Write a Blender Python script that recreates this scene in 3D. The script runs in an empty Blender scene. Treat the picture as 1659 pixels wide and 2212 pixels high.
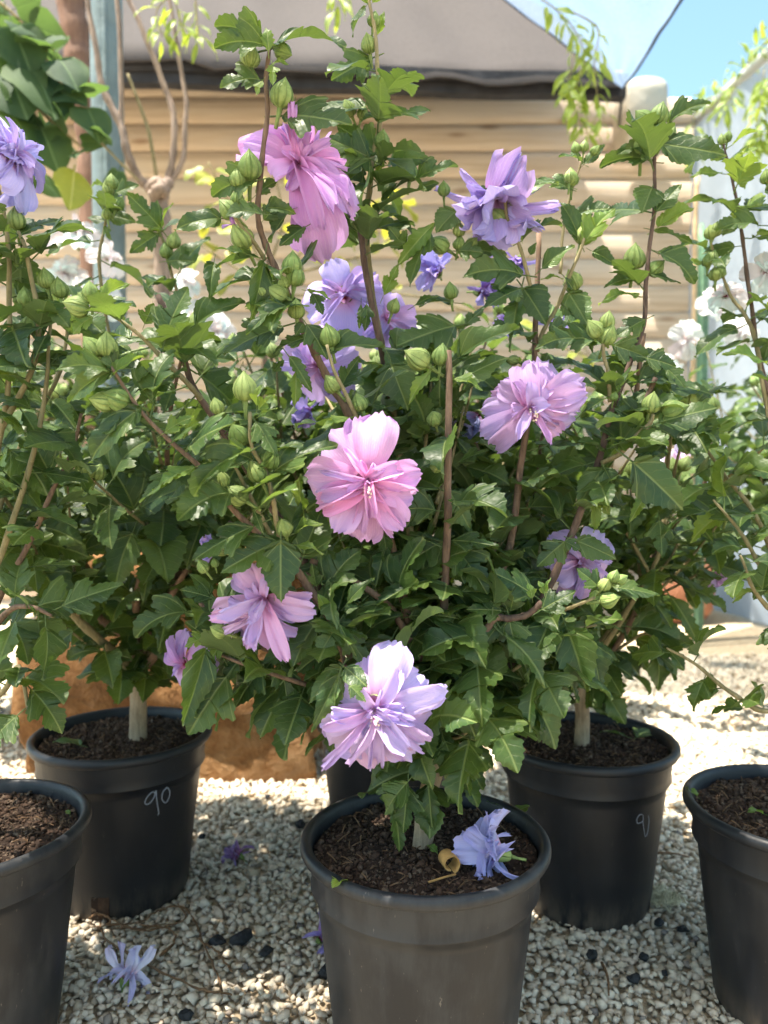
import bpy, bmesh, math, random
import numpy as np
from mathutils import Vector, Matrix, Quaternion, noise

random.seed(7)
R = math.radians
scene = bpy.context.scene
col = scene.collection

# ------------------------------------------------------------------ camera, sky, sun, exposure
CAMZ, PITCH, FPX = 0.655, R(2.2), 1675.0          # focal length in pixels of a 1659 x 2212 frame
camd = bpy.data.cameras.new('camera')
cam = bpy.data.objects.new('camera', camd)
col.objects.link(cam)
cam.location = (0, 0, CAMZ)
cam.rotation_euler = (R(90) - PITCH, 0, 0)
camd.sensor_fit = 'VERTICAL'
camd.sensor_height = 36.0
camd.lens = 36.0 * FPX / 2212.0
camd.clip_start, camd.clip_end = 0.02, 400
camd.dof.use_dof = True
camd.dof.focus_distance = 0.82
camd.dof.aperture_fstop = 4.6
scene.camera = cam

SUN_EL, SUN_AZ = R(73), R(257)                      # azimuth measured from +Y (away from us) towards +X
world = bpy.data.worlds.new('World')
scene.world = world
world.use_nodes = True
wn, wl = world.node_tree.nodes, world.node_tree.links
sky = wn.new('ShaderNodeTexSky')
sky.sky_type = 'NISHITA'
sky.sun_disc = False
sky.sun_elevation = SUN_EL
sky.sun_rotation = SUN_AZ
sky.air_density = 1.0
sky.dust_density = 1.0
sky.ozone_density = 1.6
tint = wn.new('ShaderNodeMix'); tint.data_type = 'RGBA'; tint.blend_type = 'MULTIPLY'
tint.inputs[0].default_value = 1.0
tint.inputs[7].default_value = (1.05, 1.16, 0.98, 1)
wl.new(sky.outputs[0], tint.inputs[6])
wl.new(tint.outputs[2], wn['Background'].inputs[0])
wn['Background'].inputs[1].default_value = 0.095
sund = bpy.data.lights.new('sun', 'SUN')
sund.energy = 5.0
sund.angle = R(0.6)
sund.color = (1.0, 0.92, 0.78)
sun = bpy.data.objects.new('sun', sund)
col.objects.link(sun)
SDIR = Vector((math.sin(SUN_AZ) * math.cos(SUN_EL), math.cos(SUN_AZ) * math.cos(SUN_EL), math.sin(SUN_EL)))
sun.rotation_euler = (-SDIR).to_track_quat('-Z', 'Y').to_euler()
scene.view_settings.view_transform = 'Standard'
scene.view_settings.look = 'None'
scene.view_settings.exposure = 1.92
scene.view_settings.gamma = 1.0
scene.render.engine = 'CYCLES'
scene.cycles.max_bounces = 6
scene.cycles.diffuse_bounces = 3
scene.cycles.transmission_bounces = 4
scene.cycles.use_adaptive_sampling = True
scene.cycles.adaptive_threshold = 0.03
scene.cycles.transparent_max_bounces = 12
scene.cycles.use_denoising = True
scene.cycles.sample_clamp_indirect = 8.0

# ------------------------------------------------------------------ helpers
FWD = Vector((0, math.cos(PITCH), -math.sin(PITCH)))
UPV = Vector((0, math.sin(PITCH), math.cos(PITCH)))
CAMP = Vector((0, 0, CAMZ))

def U(x, y, Y):
    """photograph position (1659 x 2212 grid) at forward distance Y -> world point"""
    d = FWD + Vector((1, 0, 0)) * ((x - 829.5) / FPX) - UPV * ((y - 1106) / FPX)
    return CAMP + d * (Y / d.y)

def proj(p):
    v = Vector(p) - CAMP
    z = v.dot(FWD)
    return 829.5 + FPX * v.x / z, 1106 - FPX * v.dot(UPV) / z, z

def tag(o, label=None, cat=None, group=None, kind=None):
    if label: o['label'] = label
    if cat: o['category'] = cat
    if group: o['group'] = group
    if kind: o['kind'] = kind
    return o

def link(name, data, parent=None):
    o = bpy.data.objects.new(name, data)
    col.objects.link(o)
    if parent is not None:
        o.parent = parent
    return o

def empty(name, loc=(0, 0, 0)):
    o = bpy.data.objects.new(name, None)
    o.empty_display_size = 0.05
    o.location = loc
    col.objects.link(o)
    return o

def pmesh(name, verts, faces, mat=None, smooth=True, uvs=None):
    me = bpy.data.meshes.new(name)
    me.from_pydata([tuple(v) for v in verts], [], faces)
    if uvs is not None:
        lay = me.uv_layers.new(name='UVMap')
        idx = np.zeros(len(me.loops), dtype=np.int32)
        me.loops.foreach_get('vertex_index', idx)
        lay.data.foreach_set('uv', np.asarray(uvs, dtype=np.float32)[idx].ravel())
    if mat is not None:
        me.materials.append(mat)
    if smooth:
        me.polygons.foreach_set('use_smooth', np.ones(len(me.polygons), dtype=bool))
    me.update()
    return me

class MB:
    """collects simple shapes into one mesh"""
    def __init__(s):
        s.v, s.f, s.uv, s.m = [], [], [], []
    def add(s, v, f, uv=None, mi=0):
        o = len(s.v)
        s.v += [tuple(p) for p in v]
        s.f += [tuple(i + o for i in q) for q in f]
        s.uv += list(uv) if uv is not None else [(0, 0)] * len(v)
        s.m += [mi] * len(f)
    def tube(s, pts, rad, n=7, cap=True, mi=0, jit=0.0):
        pts = [Vector(p) for p in pts]
        if isinstance(rad, (int, float)):
            rad = [rad] * len(pts)
        t0 = (pts[1] - pts[0]).normalized()
        a = t0.orthogonal().normalized()
        V, UVc, F = [], [], []
        L = 0.0
        for i, p in enumerate(pts):
            t = (pts[min(i + 1, len(pts) - 1)] - pts[max(i - 1, 0)])
            t = t.normalized() if t.length > 1e-9 else t0
            a = (a - t * a.dot(t))
            a = a.normalized() if a.length > 1e-6 else t.orthogonal().normalized()
            b = t.cross(a)
            if i: L += (p - pts[i - 1]).length
            for k in range(n):
                w = 2 * math.pi * k / n
                rr = rad[i] * (1 + (random.uniform(-jit, jit) if jit else 0))
                V.append(p + (a * math.cos(w) + b * math.sin(w)) * rr)
                UVc.append((k / n, L))
        for i in range(len(pts) - 1):
            for k in range(n):
                F.append((i * n + k, i * n + (k + 1) % n, (i + 1) * n + (k + 1) % n, (i + 1) * n + k))
        if cap:
            F.append(tuple(range(n))[::-1])
            F.append(tuple(range((len(pts) - 1) * n, len(pts) * n)))
        s.add(V, F, UVc, mi)
    def box(s, c, d, rot=None, mi=0):
        c = Vector(c)
        V = []
        for x in (-1, 1):
            for y in (-1, 1):
                for z in (-1, 1):
                    q = Vector((x * d[0] / 2, y * d[1] / 2, z * d[2] / 2))
                    if rot is not None: q = rot @ q
                    V.append(c + q)
        s.add(V, [(0, 1, 3, 2), (4, 6, 7, 5), (0, 4, 5, 1), (2, 3, 7, 6), (0, 2, 6, 4), (1, 5, 7, 3)], None, mi)
    def lathe(s, prof, n=48, c=(0, 0, 0), mi=0):
        c = Vector(c)
        V, UVc, F = [], [], []
        for i, (r, z) in enumerate(prof):
            for k in range(n):
                w = 2 * math.pi * k / n
                V.append(c + Vector((r * math.cos(w), r * math.sin(w), z)))
                UVc.append((k / n, z))
        for i in range(len(prof) - 1):
            for k in range(n):
                F.append((i * n + k, i * n + (k + 1) % n, (i + 1) * n + (k + 1) % n, (i + 1) * n + k))
        s.add(V, F, UVc, mi)
    def blob(s, c, r, squash=(1, 1, 1), nu=7, nv=5, mi=0):
        c = Vector(c)
        V = [c + Vector((0, 0, -r * squash[2]))]
        F = []
        for i in range(1, nv):
            a = math.pi * i / nv - math.pi / 2
            for k in range(nu):
                w = 2 * math.pi * k / nu
                V.append(c + Vector((r * squash[0] * math.cos(a) * math.cos(w), r * squash[1] * math.cos(a) * math.sin(w), r * squash[2] * math.sin(a))))
        V.append(c + Vector((0, 0, r * squash[2])))
        for k in range(nu):
            F.append((0, 1 + (k + 1) % nu, 1 + k))
            F.append((len(V) - 1, 1 + (nv - 2) * nu + k, 1 + (nv - 2) * nu + (k + 1) % nu))
            for i in range(nv - 2):
                F.append((1 + i * nu + k, 1 + i * nu + (k + 1) % nu, 1 + (i + 1) * nu + (k + 1) % nu, 1 + (i + 1) * nu + k))
        s.add(V, F, None, mi)
    def mesh(s, name, mats, smooth=True):
        me = pmesh(name, s.v, s.f, None, smooth, s.uv)
        for m in (mats if isinstance(mats, (list, tuple)) else [mats]):
            me.materials.append(m)
        if any(s.m):
            me.polygons.foreach_set('material_index', s.m)
        return me
    def build(s, name, mats, parent=None, smooth=True):
        return link(name, s.mesh(name, mats, smooth), parent)

def spline(pts, n=6):
    """Catmull-Rom through pts"""
    P = [Vector(p) for p in pts]
    if len(P) < 3:
        return [P[0].lerp(P[-1], i / n) for i in range(n + 1)]
    P = [P[0] * 2 - P[1]] + P + [P[-1] * 2 - P[-2]]
    out = []
    for i in range(1, len(P) - 2):
        for k in range(n):
            t = k / n
            a, b, c, d = P[i - 1:i + 3]
            out.append(0.5 * ((2 * b) + (c - a) * t + (2 * a - 5 * b + 4 * c - d) * t * t + (3 * b - a - 3 * c + d) * t ** 3))
    out.append(P[-2])
    return out

# ------------------------------------------------------------------ materials
class NT:
    """small node-tree helper"""
    def __init__(s, name):
        s.mat = bpy.data.materials.new(name)
        s.mat.use_nodes = True
        s.n, s.l = s.mat.node_tree.nodes, s.mat.node_tree.links
        s.p = s.n['Principled BSDF']
        s.out = s.n['Material Output']
    def new(s, t, **kw):
        nd = s.n.new(t)
        for k, v in kw.items():
            setattr(nd, k, v)
        return nd
    def put(s, sock, v):
        if isinstance(v, bpy.types.NodeSocket):
            s.l.new(v, sock)
        elif v is not None:
            sock.default_value = v
    def math(s, op, a, b=None, c=None, clamp=False):
        nd = s.new('ShaderNodeMath', operation=op, use_clamp=clamp)
        for i, v in enumerate((a, b, c)):
            if v is not None: s.put(nd.inputs[i], v)
        return nd.outputs[0]
    def mix(s, f, a, b, blend='MIX'):
        nd = s.new('ShaderNodeMix', data_type='RGBA', blend_type=blend)
        s.put(nd.inputs[0], f); s.put(nd.inputs[6], a); s.put(nd.inputs[7], b)
        return nd.outputs[2]
    def ramp(s, f, stops, interp='LINEAR'):
        nd = s.new('ShaderNodeValToRGB')
        nd.color_ramp.interpolation = interp
        el = nd.color_ramp.elements
        while len(el) < len(stops): el.new(0.5)
        for e, (p, c) in zip(el, stops):
            e.position = p
            e.color = c if len(c) == 4 else (*c, 1)
        s.put(nd.inputs[0], f)
        return nd.outputs[0]
    def noise(s, vec, scale, detail=4, rough=0.55, out=0, dist=0.0):
        nd = s.new('ShaderNodeTexNoise')
        nd.inputs['Scale'].default_value = scale
        nd.inputs['Detail'].default_value = detail
        nd.inputs['Roughness'].default_value = rough
        nd.inputs['Distortion'].default_value = dist
        if vec is not None: s.l.new(vec, nd.inputs['Vector'])
        return nd.outputs[out]
    def smooth(s, v, lo, hi, a=0.0, b=1.0):
        nd = s.new('ShaderNodeMapRange', interpolation_type='SMOOTHSTEP')
        s.put(nd.inputs[0], v)
        for i, q in zip((1, 2, 3, 4), (lo, hi, a, b)): s.put(nd.inputs[i], q)
        return nd.outputs[0]
    def obj(s):
        return s.new('ShaderNodeTexCoord').outputs['Object']
    def mapv(s, vec, scale=(1, 1, 1), loc=(0, 0, 0)):
        nd = s.new('ShaderNodeMapping')
        nd.inputs['Scale'].default_value = scale
        nd.inputs['Location'].default_value = loc
        s.l.new(vec, nd.inputs[0])
        return nd.outputs[0]
    def bump(s, h, strength=0.3, dist=0.002):
        nd = s.new('ShaderNodeBump')
        nd.inputs['Strength'].default_value = strength
        nd.inputs['Distance'].default_value = dist
        s.l.new(h, nd.inputs['Height'])
        return nd.outputs[0]
    def bsdf(s, color, rough=0.6, spec=0.4, normal=None):
        s.put(s.p.inputs['Base Color'], color if isinstance(color, bpy.types.NodeSocket) else (*color, 1))
        s.put(s.p.inputs['Roughness'], rough)
        s.put(s.p.inputs['Specular IOR Level'], spec)
        if normal is not None: s.l.new(normal, s.p.inputs['Normal'])
        return s.mat
    def translucent(s, color, fac, normal=None):
        t = s.new('ShaderNodeBsdfTranslucent')
        s.put(t.inputs[0], color)
        if normal is not None: s.l.new(normal, t.inputs['Normal'])
        m = s.new('ShaderNodeMixShader')
        s.put(m.inputs[0], fac)
        s.l.new(s.p.outputs[0], m.inputs[1])
        s.l.new(t.outputs[0], m.inputs[2])
        s.l.new(m.outputs[0], s.out.inputs[0])
        return s.mat

def C(*c):
    return (*c, 1)

def leaf_material(name, dark, light, under, vein, rough=0.42, trans=0.3, veins=True):
    t = NT(name)
    uv = t.new('ShaderNodeUVMap').outputs[0]
    sp = t.new('ShaderNodeSeparateXYZ')
    t.l.new(uv, sp.inputs[0])
    u, v = sp.outputs[0], sp.outputs[1]
    au = t.math('ABSOLUTE', u)
    rnd = t.math('FRACT', t.math('ADD', t.new('ShaderNodeObjectInfo').outputs['Random'],
                                 t.new('ShaderNodeNewGeometry').outputs['Random Per Island']))
    base = t.mix(t.smooth(rnd, 0.1, 0.95), C(*dark), C(*light))
    n1 = t.noise(uv, 7.5, 1)
    base = t.mix(t.smooth(n1, 0.35, 0.75, 0, 0.35), base, C(*light))
    # yellowing of some margins
    n2 = t.noise(uv, 18.0, 0)
    edge = t.math('MULTIPLY', t.smooth(t.math('ADD', au, t.math('MULTIPLY', n2, 0.2)), 0.36, 0.56), 0.5)
    base = t.mix(edge, base, C(light[0] * 1.7, light[1] * 1.35, light[2]))
    mid = t.smooth(au, 0.008, 0.024, 1, 0)
    if veins:
        d = t.math('ABSOLUTE', t.math('SUBTRACT', t.math('MULTIPLY', au, 0.72), t.math('MULTIPLY', t.math('SUBTRACT', v, 0.02), 0.69)))
        lat = t.math('MULTIPLY', t.smooth(d, 0.005, 0.015, 1, 0), 0.75)
        wob = t.math('MULTIPLY', t.math('SUBTRACT', n1, 0.5), 0.12)
        q = t.math('FRACT', t.math('MULTIPLY', t.math('ADD', t.math('SUBTRACT', v, t.math('MULTIPLY', au, 0.85)), wob), 6.5))
        sec = t.math('MULTIPLY', t.smooth(t.math('ABSOLUTE', t.math('SUBTRACT', q, 0.5)), 0.015, 0.08, 1, 0), 0.30)
        vm = t.math('MAXIMUM', t.math('MAXIMUM', mid, lat), sec)
    else:
        vm = mid
    pet = t.smooth(v, -0.02, 0.0, 1, 0)
    vm = t.math('MAXIMUM', vm, pet)
    base = t.mix(t.math('MULTIPLY', vm, 0.9), base, C(*vein))
    back = t.new('ShaderNodeNewGeometry').outputs['Backfacing']
    colr = t.mix(t.math('MULTIPLY', back, 0.7), base, C(*under))
    nrm = t.bump(t.math('ADD', t.math('MULTIPLY', vm, -1.0), t.math('MULTIPLY', n2, 0.5)), 0.35, 0.002)
    t.bsdf(colr, t.math('ADD', rough, t.math('MULTIPLY', back, 0.25)), 0.42, nrm)
    tc = t.mix(0.75, colr, C(light[0] * 2.6, light[1] * 2.3, light[2] * 0.9))
    return t.translucent(tc, trans, nrm)

M = {}
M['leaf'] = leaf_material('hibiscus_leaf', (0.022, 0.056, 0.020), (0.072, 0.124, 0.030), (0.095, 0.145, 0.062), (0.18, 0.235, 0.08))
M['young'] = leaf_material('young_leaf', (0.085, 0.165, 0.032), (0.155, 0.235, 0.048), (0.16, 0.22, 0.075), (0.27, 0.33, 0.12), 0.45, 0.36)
M['round'] = leaf_material('vine_leaf', (0.018, 0.055, 0.028), (0.048, 0.095, 0.038), (0.10, 0.15, 0.07), (0.12, 0.2, 0.09), 0.75, 0.42, False)
M['yellow'] = leaf_material('yellow_leaf', (0.15, 0.20, 0.03), (0.26, 0.28, 0.05), (0.24, 0.27, 0.08), (0.35, 0.36, 0.12), 0.5, 0.3, False)
M['willow'] = leaf_material('willow_leaf', (0.13, 0.22, 0.03), (0.24, 0.32, 0.06), (0.22, 0.3, 0.08), (0.3, 0.36, 0.1), 0.5, 0.4, False)

def petal_material(name, tinted=True, white=False, faded=False):
    t = NT(name)
    uv = t.new('ShaderNodeUVMap').outputs[0]
    sp = t.new('ShaderNodeSeparateXYZ')
    t.l.new(uv, sp.inputs[0])
    u, v = sp.outputs[0], sp.outputs[1]
    oi = t.new('ShaderNodeObjectInfo')
    tint = oi.outputs['Color']
    rnd = oi.outputs['Random']
    nz = t.noise(t.mapv(uv, (3, 4, 1)), 2.0, 3)
    w = t.math('ADD', t.math('MULTIPLY', u, 8.5), t.math('MULTIPLY', t.math('SUBTRACT', nz, 0.5), 1.6))
    ln = t.smooth(t.math('ABSOLUTE', t.math('SUBTRACT', t.math('FRACT', w), 0.5)), 0.02, 0.20, 1, 0)
    fine = t.noise(t.mapv(uv, (26, 7, 1)), 3.0, 4)
    vm = t.math('MULTIPLY', t.math('MULTIPLY', ln, t.smooth(v, 0.1, 0.35, 0.2, 1)), t.smooth(fine, 0.3, 0.7, 0.4, 1.0))
    cool = t.mix(t.math('ADD', t.smooth(v, 0.35, 1.0, 0.0, 0.55), t.math('MULTIPLY', rnd, 0.35)), tint,
                 t.mix(0.6, tint, C(0.46, 0.40, 0.86)))
    if white: cool = t.mix(t.math('MULTIPLY', nz, 0.15), tint, C(0.9, 0.86, 0.88))
    body = t.mix(t.math('MULTIPLY', vm, 0.30), cool, t.mix(0.6, cool, C(0.98, 0.86, 0.97)))
    body = t.mix(t.smooth(fine, 0.45, 0.75, 0, 0.14), body, t.mix(0.5, body, C(0.6, 0.3, 0.62)))
    warm = t.mix(t.smooth(v, 0.12, 0.50, 0.50, 0.0), body, C(0.80, 0.26, 0.50) if not white else C(0.85, 0.7, 0.75))
    red = t.mix(t.smooth(v, 0.03, 0.16, 1.0, 0.0), warm, C(0.30, 0.012, 0.05))
    nrm = t.bump(t.math('ADD', vm, t.math('MULTIPLY', fine, 0.6)), 0.30, 0.0012)
    t.bsdf(red, 0.62, 0.2, nrm)
    t.p.inputs['Sheen Weight'].default_value = 0.12
    return t.translucent(red, 0.28, nrm)

M['petal'] = petal_material('petal')
M['petal_white'] = petal_material('white_petal', white=True)

def bark_material(name, dark, light, scale=1.0):
    t = NT(name)
    o = t.obj()
    a = t.noise(t.mapv(o, (260 * scale, 260 * scale, 45 * scale)), 1.0, 5, 0.65)
    b = t.noise(o, 28 * scale, 3)
    f = t.math('ADD', t.math('MULTIPLY', a, 0.7), t.math('MULTIPLY', b, 0.45))
    c = t.ramp(f, [(0.38, dark), (0.72, light)])
    wv = t.noise(t.mapv(o, (90 * scale, 90 * scale, 500 * scale)), 1.0, 2)
    c = t.mix(t.smooth(wv, 0.62, 0.75, 0, 0.35), c, C(light[0] * 1.5, light[1] * 1.45, light[2] * 1.4))
    return t.bsdf(c, 0.8, 0.25, t.bump(f, 0.6, 0.0012 / scale))

M['bark'] = bark_material('bark_brown', (0.075, 0.048, 0.036), (0.23, 0.15, 0.105))
M['bark_dark'] = bark_material('bark_dark', (0.045, 0.030, 0.026), (0.14, 0.092, 0.072))
M['bark_pale'] = bark_material('bark_pale', (0.20, 0.15, 0.10), (0.40, 0.31, 0.215))
M['twig'] = bark_material('twig_olive', (0.13, 0.115, 0.055), (0.30, 0.25, 0.14))
M['bark_big'] = bark_material('bark_big', (0.10, 0.055, 0.04), (0.24, 0.14, 0.10), 0.35)
M['cane'] = bark_material('cane_bark', (0.12, 0.085, 0.070), (0.33, 0.25, 0.205), 0.5)

def bud_material():
    t = NT('bud_green')
    uv = t.new('ShaderNodeUVMap').outputs[0]
    sp = t.new('ShaderNodeSeparateXYZ'); t.l.new(uv, sp.inputs[0])
    w = t.math('ABSOLUTE', t.math('SUBTRACT', t.math('FRACT', t.math('MULTIPLY', sp.outputs[0], 5)), 0.5))
    n = t.noise(t.obj(), 6, 3)
    rnd = t.new('ShaderNodeObjectInfo').outputs['Random']
    c = t.mix(t.smooth(t.math('ADD', n, t.math('MULTIPLY', rnd, 0.4)), 0.4, 0.95), C(0.17, 0.26, 0.075), C(0.31, 0.39, 0.13))
    seam = t.smooth(w, 0.38, 0.49)
    c = t.mix(t.math('MULTIPLY', seam, 0.5), c, C(0.07, 0.13, 0.03))
    rib = t.smooth(w, 0.0, 0.06, 1, 0)
    c = t.mix(t.math('MULTIPLY', rib, 0.6), c, C(0.30, 0.37, 0.13))
    t.bsdf(c, 0.55, 0.3, t.bump(t.math('SUBTRACT', rib, seam), 0.5, 0.02))
    return t.translucent(c, 0.15)
M['bud'] = bud_material()

def flat(name, c, rough=0.6, spec=0.4, n_scale=None, amt=0.3):
    t = NT(name)
    if n_scale:
        f = t.noise(t.obj(), n_scale, 5)
        cc = t.ramp(f, [(0.3, [x * (1 - amt) for x in c]), (0.7, [min(1, x * (1 + amt)) for x in c])])
        return t.bsdf(cc, rough, spec, t.bump(f, 0.3, 0.3 / n_scale))
    return t.bsdf(c, rough, spec)
M['anther'] = flat('anther_cream', (0.82, 0.74, 0.56), 0.6)
M['style'] = flat('style_pink', (0.80, 0.52, 0.62), 0.6)

def pot_material():
    t = NT('black_plastic')
    o = t.obj()
    big = t.noise(o, 9, 4, 0.6)
    st = t.noise(t.mapv(o, (42, 42, 7)), 1.0, 5, 0.7)
    sc = t.noise(t.mapv(o, (180, 180, 60)), 1.0, 3, 0.8)
    dust = t.math('ADD', t.math('MULTIPLY', big, 0.6), t.math('MULTIPLY', st, 0.5))
    rnd = t.new('ShaderNodeObjectInfo').outputs['Random']
    amt = t.new('ShaderNodeSeparateColor'); t.l.new(t.new('ShaderNodeObjectInfo').outputs['Color'], amt.inputs[0])
    c = t.mix(t.math('MULTIPLY', t.smooth(dust, 0.46, 0.68), amt.outputs[0]), C(0.0080, 0.0100, 0.0150), C(0.035, 0.0355, 0.039))
    c = t.mix(t.math('MULTIPLY', t.smooth(sc, 0.66, 0.74, 0, 0.8), amt.outputs[0]), c, C(0.16, 0.14, 0.12))
    sp = t.new('ShaderNodeSeparateXYZ'); t.l.new(o, sp.inputs[0])
    low = t.math('MULTIPLY', t.smooth(sp.outputs[2], 0.0, 0.06, 1, 0), t.smooth(st, 0.35, 0.6))
    c = t.mix(t.math('MULTIPLY', low, 0.45), c, C(0.20, 0.155, 0.115))
    r = t.smooth(dust, 0.35, 0.75, 0.40, 0.62)
    return t.bsdf(c, r, 0.45, t.bump(t.math('ADD', st, t.math('MULTIPLY', big, 2.0)), 0.15, 0.002))
M['pot'] = pot_material()

def soil_material():
    t = NT('potting_soil')
    o = t.obj()
    a = t.noise(o, 60, 6, 0.7)
    b = t.noise(o, 14, 3)
    r = t.math('FRACT', t.math('ADD', t.new('ShaderNodeNewGeometry').outputs['Random Per Island'], a))
    c = t.ramp(t.math('ADD', t.math('MULTIPLY', a, 0.6), t.math('MULTIPLY', b, 0.4)),
               [(0.30, (0.022, 0.014, 0.010)), (0.55, (0.085, 0.052, 0.036)), (0.75, (0.17, 0.115, 0.08))])
    c = t.mix(t.smooth(r, 0.75, 0.95, 0, 0.55), c, C(0.20, 0.15, 0.11))
    c = t.mix(t.smooth(r, 0.30, 0.10, 0, 0.6), c, C(0.012, 0.010, 0.010))
    return t.bsdf(c, 0.95, 0.15, t.bump(a, 0.9, 0.004))
M['soil'] = soil_material()

def gravel_material():
    t = NT('limestone_chips')
    o = t.obj()
    r = t.new('ShaderNodeNewGeometry').outputs['Random Per Island']
    n = t.noise(o, 220, 4, 0.65)
    c = t.ramp(r, [(0.0, (0.38, 0.30, 0.21)), (0.12, (0.56, 0.48, 0.365)), (0.4, (0.68, 0.60, 0.48)), (0.72, (0.76, 0.69, 0.575)), (0.88, (0.64, 0.52, 0.40)), (0.955, (0.72, 0.635, 0.51)), (0.985, (0.30, 0.25, 0.21)), (1.0, (0.10, 0.10, 0.11))])
    c = t.mix(t.smooth(n, 0.30, 0.75, 0.35, 0.0), c, C(0.36, 0.30, 0.235))
    return t.bsdf(c, 0.85, 0.25, t.bump(n, 0.5, 0.0012))
M['gravel'] = gravel_material()

def ground_material():
    t = NT('pale_gravel_ground')
    o = t.obj()
    vo = t.new('ShaderNodeTexVoronoi'); vo.inputs['Scale'].default_value = 85
    t.l.new(o, vo.inputs['Vector'])
    n = t.noise(o, 1.6, 5)
    f = t.noise(o, 160, 3)
    sp = t.new('ShaderNodeSeparateColor'); t.l.new(vo.outputs['Color'], sp.inputs[0])
    c = t.ramp(sp.outputs[0], [(0.0, (0.34, 0.27, 0.185)), (0.5, (0.50, 0.41, 0.295)), (1.0, (0.58, 0.50, 0.38))])
    c = t.mix(t.smooth(vo.outputs['Distance'], 0.35, 0.75, 0, 0.6), c, C(0.24, 0.19, 0.14))
    c = t.mix(t.smooth(n, 0.35, 0.7, 0, 0.6), c, C(0.54, 0.43, 0.29))
    h = t.math('SUBTRACT', t.math('MULTIPLY', f, 0.4), vo.outputs['Distance'])
    return t.bsdf(c, 0.95, 0.15, t.bump(h, 0.7, 0.006))
M['ground'] = ground_material()

def rock_material(name, a, b, c3):
    t = NT(name)
    o = t.obj()
    n1 = t.noise(o, 5, 6, 0.62)
    n2 = t.noise(o, 38, 5, 0.7)
    c = t.ramp(t.math('ADD', t.math('MULTIPLY', n1, 0.65), t.math('MULTIPLY', n2, 0.35)), [(0.33, a), (0.52, b), (0.70, c3)])
    return t.bsdf(c, 0.9, 0.15, t.bump(t.math('ADD', n2, t.math('MULTIPLY', n1, 2.0)), 1.0, 0.02))
M['rock'] = rock_material('ochre_stone', (0.085, 0.036, 0.014), (0.21, 0.105, 0.042), (0.33, 0.205, 0.105))
M['terracotta'] = rock_material('terracotta', (0.26, 0.115, 0.07), (0.38, 0.175, 0.105), (0.44, 0.23, 0.15))
M['lava'] = flat('black_lava', (0.022, 0.024, 0.028), 0.8, 0.3, 160, 0.6)

def wood_material():
    t = NT('log_siding')
    o = t.obj()
    rnd = t.new('ShaderNodeObjectInfo').outputs['Random']
    off = t.new('ShaderNodeCombineXYZ'); t.l.new(t.math('MULTIPLY', rnd, 37.0), off.inputs[0])
    ad = t.new('ShaderNodeVectorMath', operation='ADD'); t.l.new(o, ad.inputs[0]); t.l.new(off.outputs[0], ad.inputs[1])
    g = t.noise(t.mapv(ad.outputs[0], (1.6, 8, 40)), 1.0, 5, 0.6, dist=0.4)
    big = t.noise(t.mapv(ad.outputs[0], (1.3, 3, 6)), 1.0, 3)
    c = t.ramp(g, [(0.30, (0.42, 0.325, 0.24)), (0.55, (0.56, 0.455, 0.355)), (0.75, (0.62, 0.535, 0.44))])
    c = t.mix(t.smooth(big, 0.42, 0.68, 0, 0.6), c, C(0.52, 0.46, 0.40))
    vo = t.new('ShaderNodeTexVoronoi')
    vo.inputs['Scale'].default_value = 1.0
    t.l.new(t.mapv(ad.outputs[0], (2.6, 6, 9)), vo.inputs['Vector'])
    knot = t.smooth(vo.outputs['Distance'], 0.04, 0.22, 1, 0)
    c = t.mix(t.math('MULTIPLY', knot, 0.65), c, C(0.20, 0.11, 0.06))
    return t.bsdf(c, 0.75, 0.2, t.bump(g, 0.3, 0.004))
M['wood'] = wood_material()
M['fascia'] = flat('dark_fascia', (0.030, 0.030, 0.036), 0.7, 0.3, 12, 0.4)
M['cream'] = flat('cream_plastic', (0.50, 0.46, 0.39), 0.5, 0.4, 3, 0.08)
M['galv'] = flat('galvanised_pole', (0.15, 0.20, 0.215), 0.55, 0.4, 9, 0.22)
M['pipe'] = flat('white_pipe', (0.62, 0.63, 0.62), 0.5, 0.4, 6, 0.1)
M['cactus'] = flat('cactus_skin', (0.13, 0.24, 0.15), 0.6, 0.3, 40, 0.3)
M['stick'] = flat('bare_wood', (0.50, 0.36, 0.22), 0.7, 0.2, 30, 0.2)
M['root'] = flat('dry_root', (0.17, 0.10, 0.055), 0.8, 0.2, 60, 0.4)
M['dry'] = flat('dry_leaf', (0.46, 0.26, 0.09), 0.7, 0.2, 50, 0.4)
M['chalk'] = flat('chalk_pencil', (0.30, 0.34, 0.42), 0.9, 0.1)
M['straw'] = flat('pale_moss', (0.68, 0.65, 0.48), 0.9, 0.1, 60, 0.3)
M['tie'] = flat('green_tie', (0.03, 0.13, 0.09), 0.6, 0.3)

def cloth_material(name, c, transp, transl, weave):
    t = NT(name)
    o = t.obj()
    wv = t.noise(t.mapv(o, (weave, weave, weave)), 1.0, 3, 0.7)
    big = t.noise(o, 1.2, 3)
    cc = t.mix(t.smooth(t.math('ADD', t.math('MULTIPLY', wv, 0.6), t.math('MULTIPLY', big, 0.4)), 0.35, 0.65), C(*[x * 0.82 for x in c]), C(*c))
    t.bsdf(cc, 0.85, 0.15)
    tl = t.new('ShaderNodeBsdfTranslucent'); t.put(tl.inputs[0], cc)
    m1 = t.new('ShaderNodeMixShader'); m1.inputs[0].default_value = transl
    t.l.new(t.p.outputs[0], m1.inputs[1]); t.l.new(tl.outputs[0], m1.inputs[2])
    tr = t.new('ShaderNodeBsdfTransparent')
    m2 = t.new('ShaderNodeMixShader')
    m2.inputs[0].default_value = transp
    t.l.new(m1.outputs[0], m2.inputs[1]); t.l.new(tr.outputs[0], m2.inputs[2])
    t.l.new(m2.outputs[0], t.out.inputs[0])
    return t.mat
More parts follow.
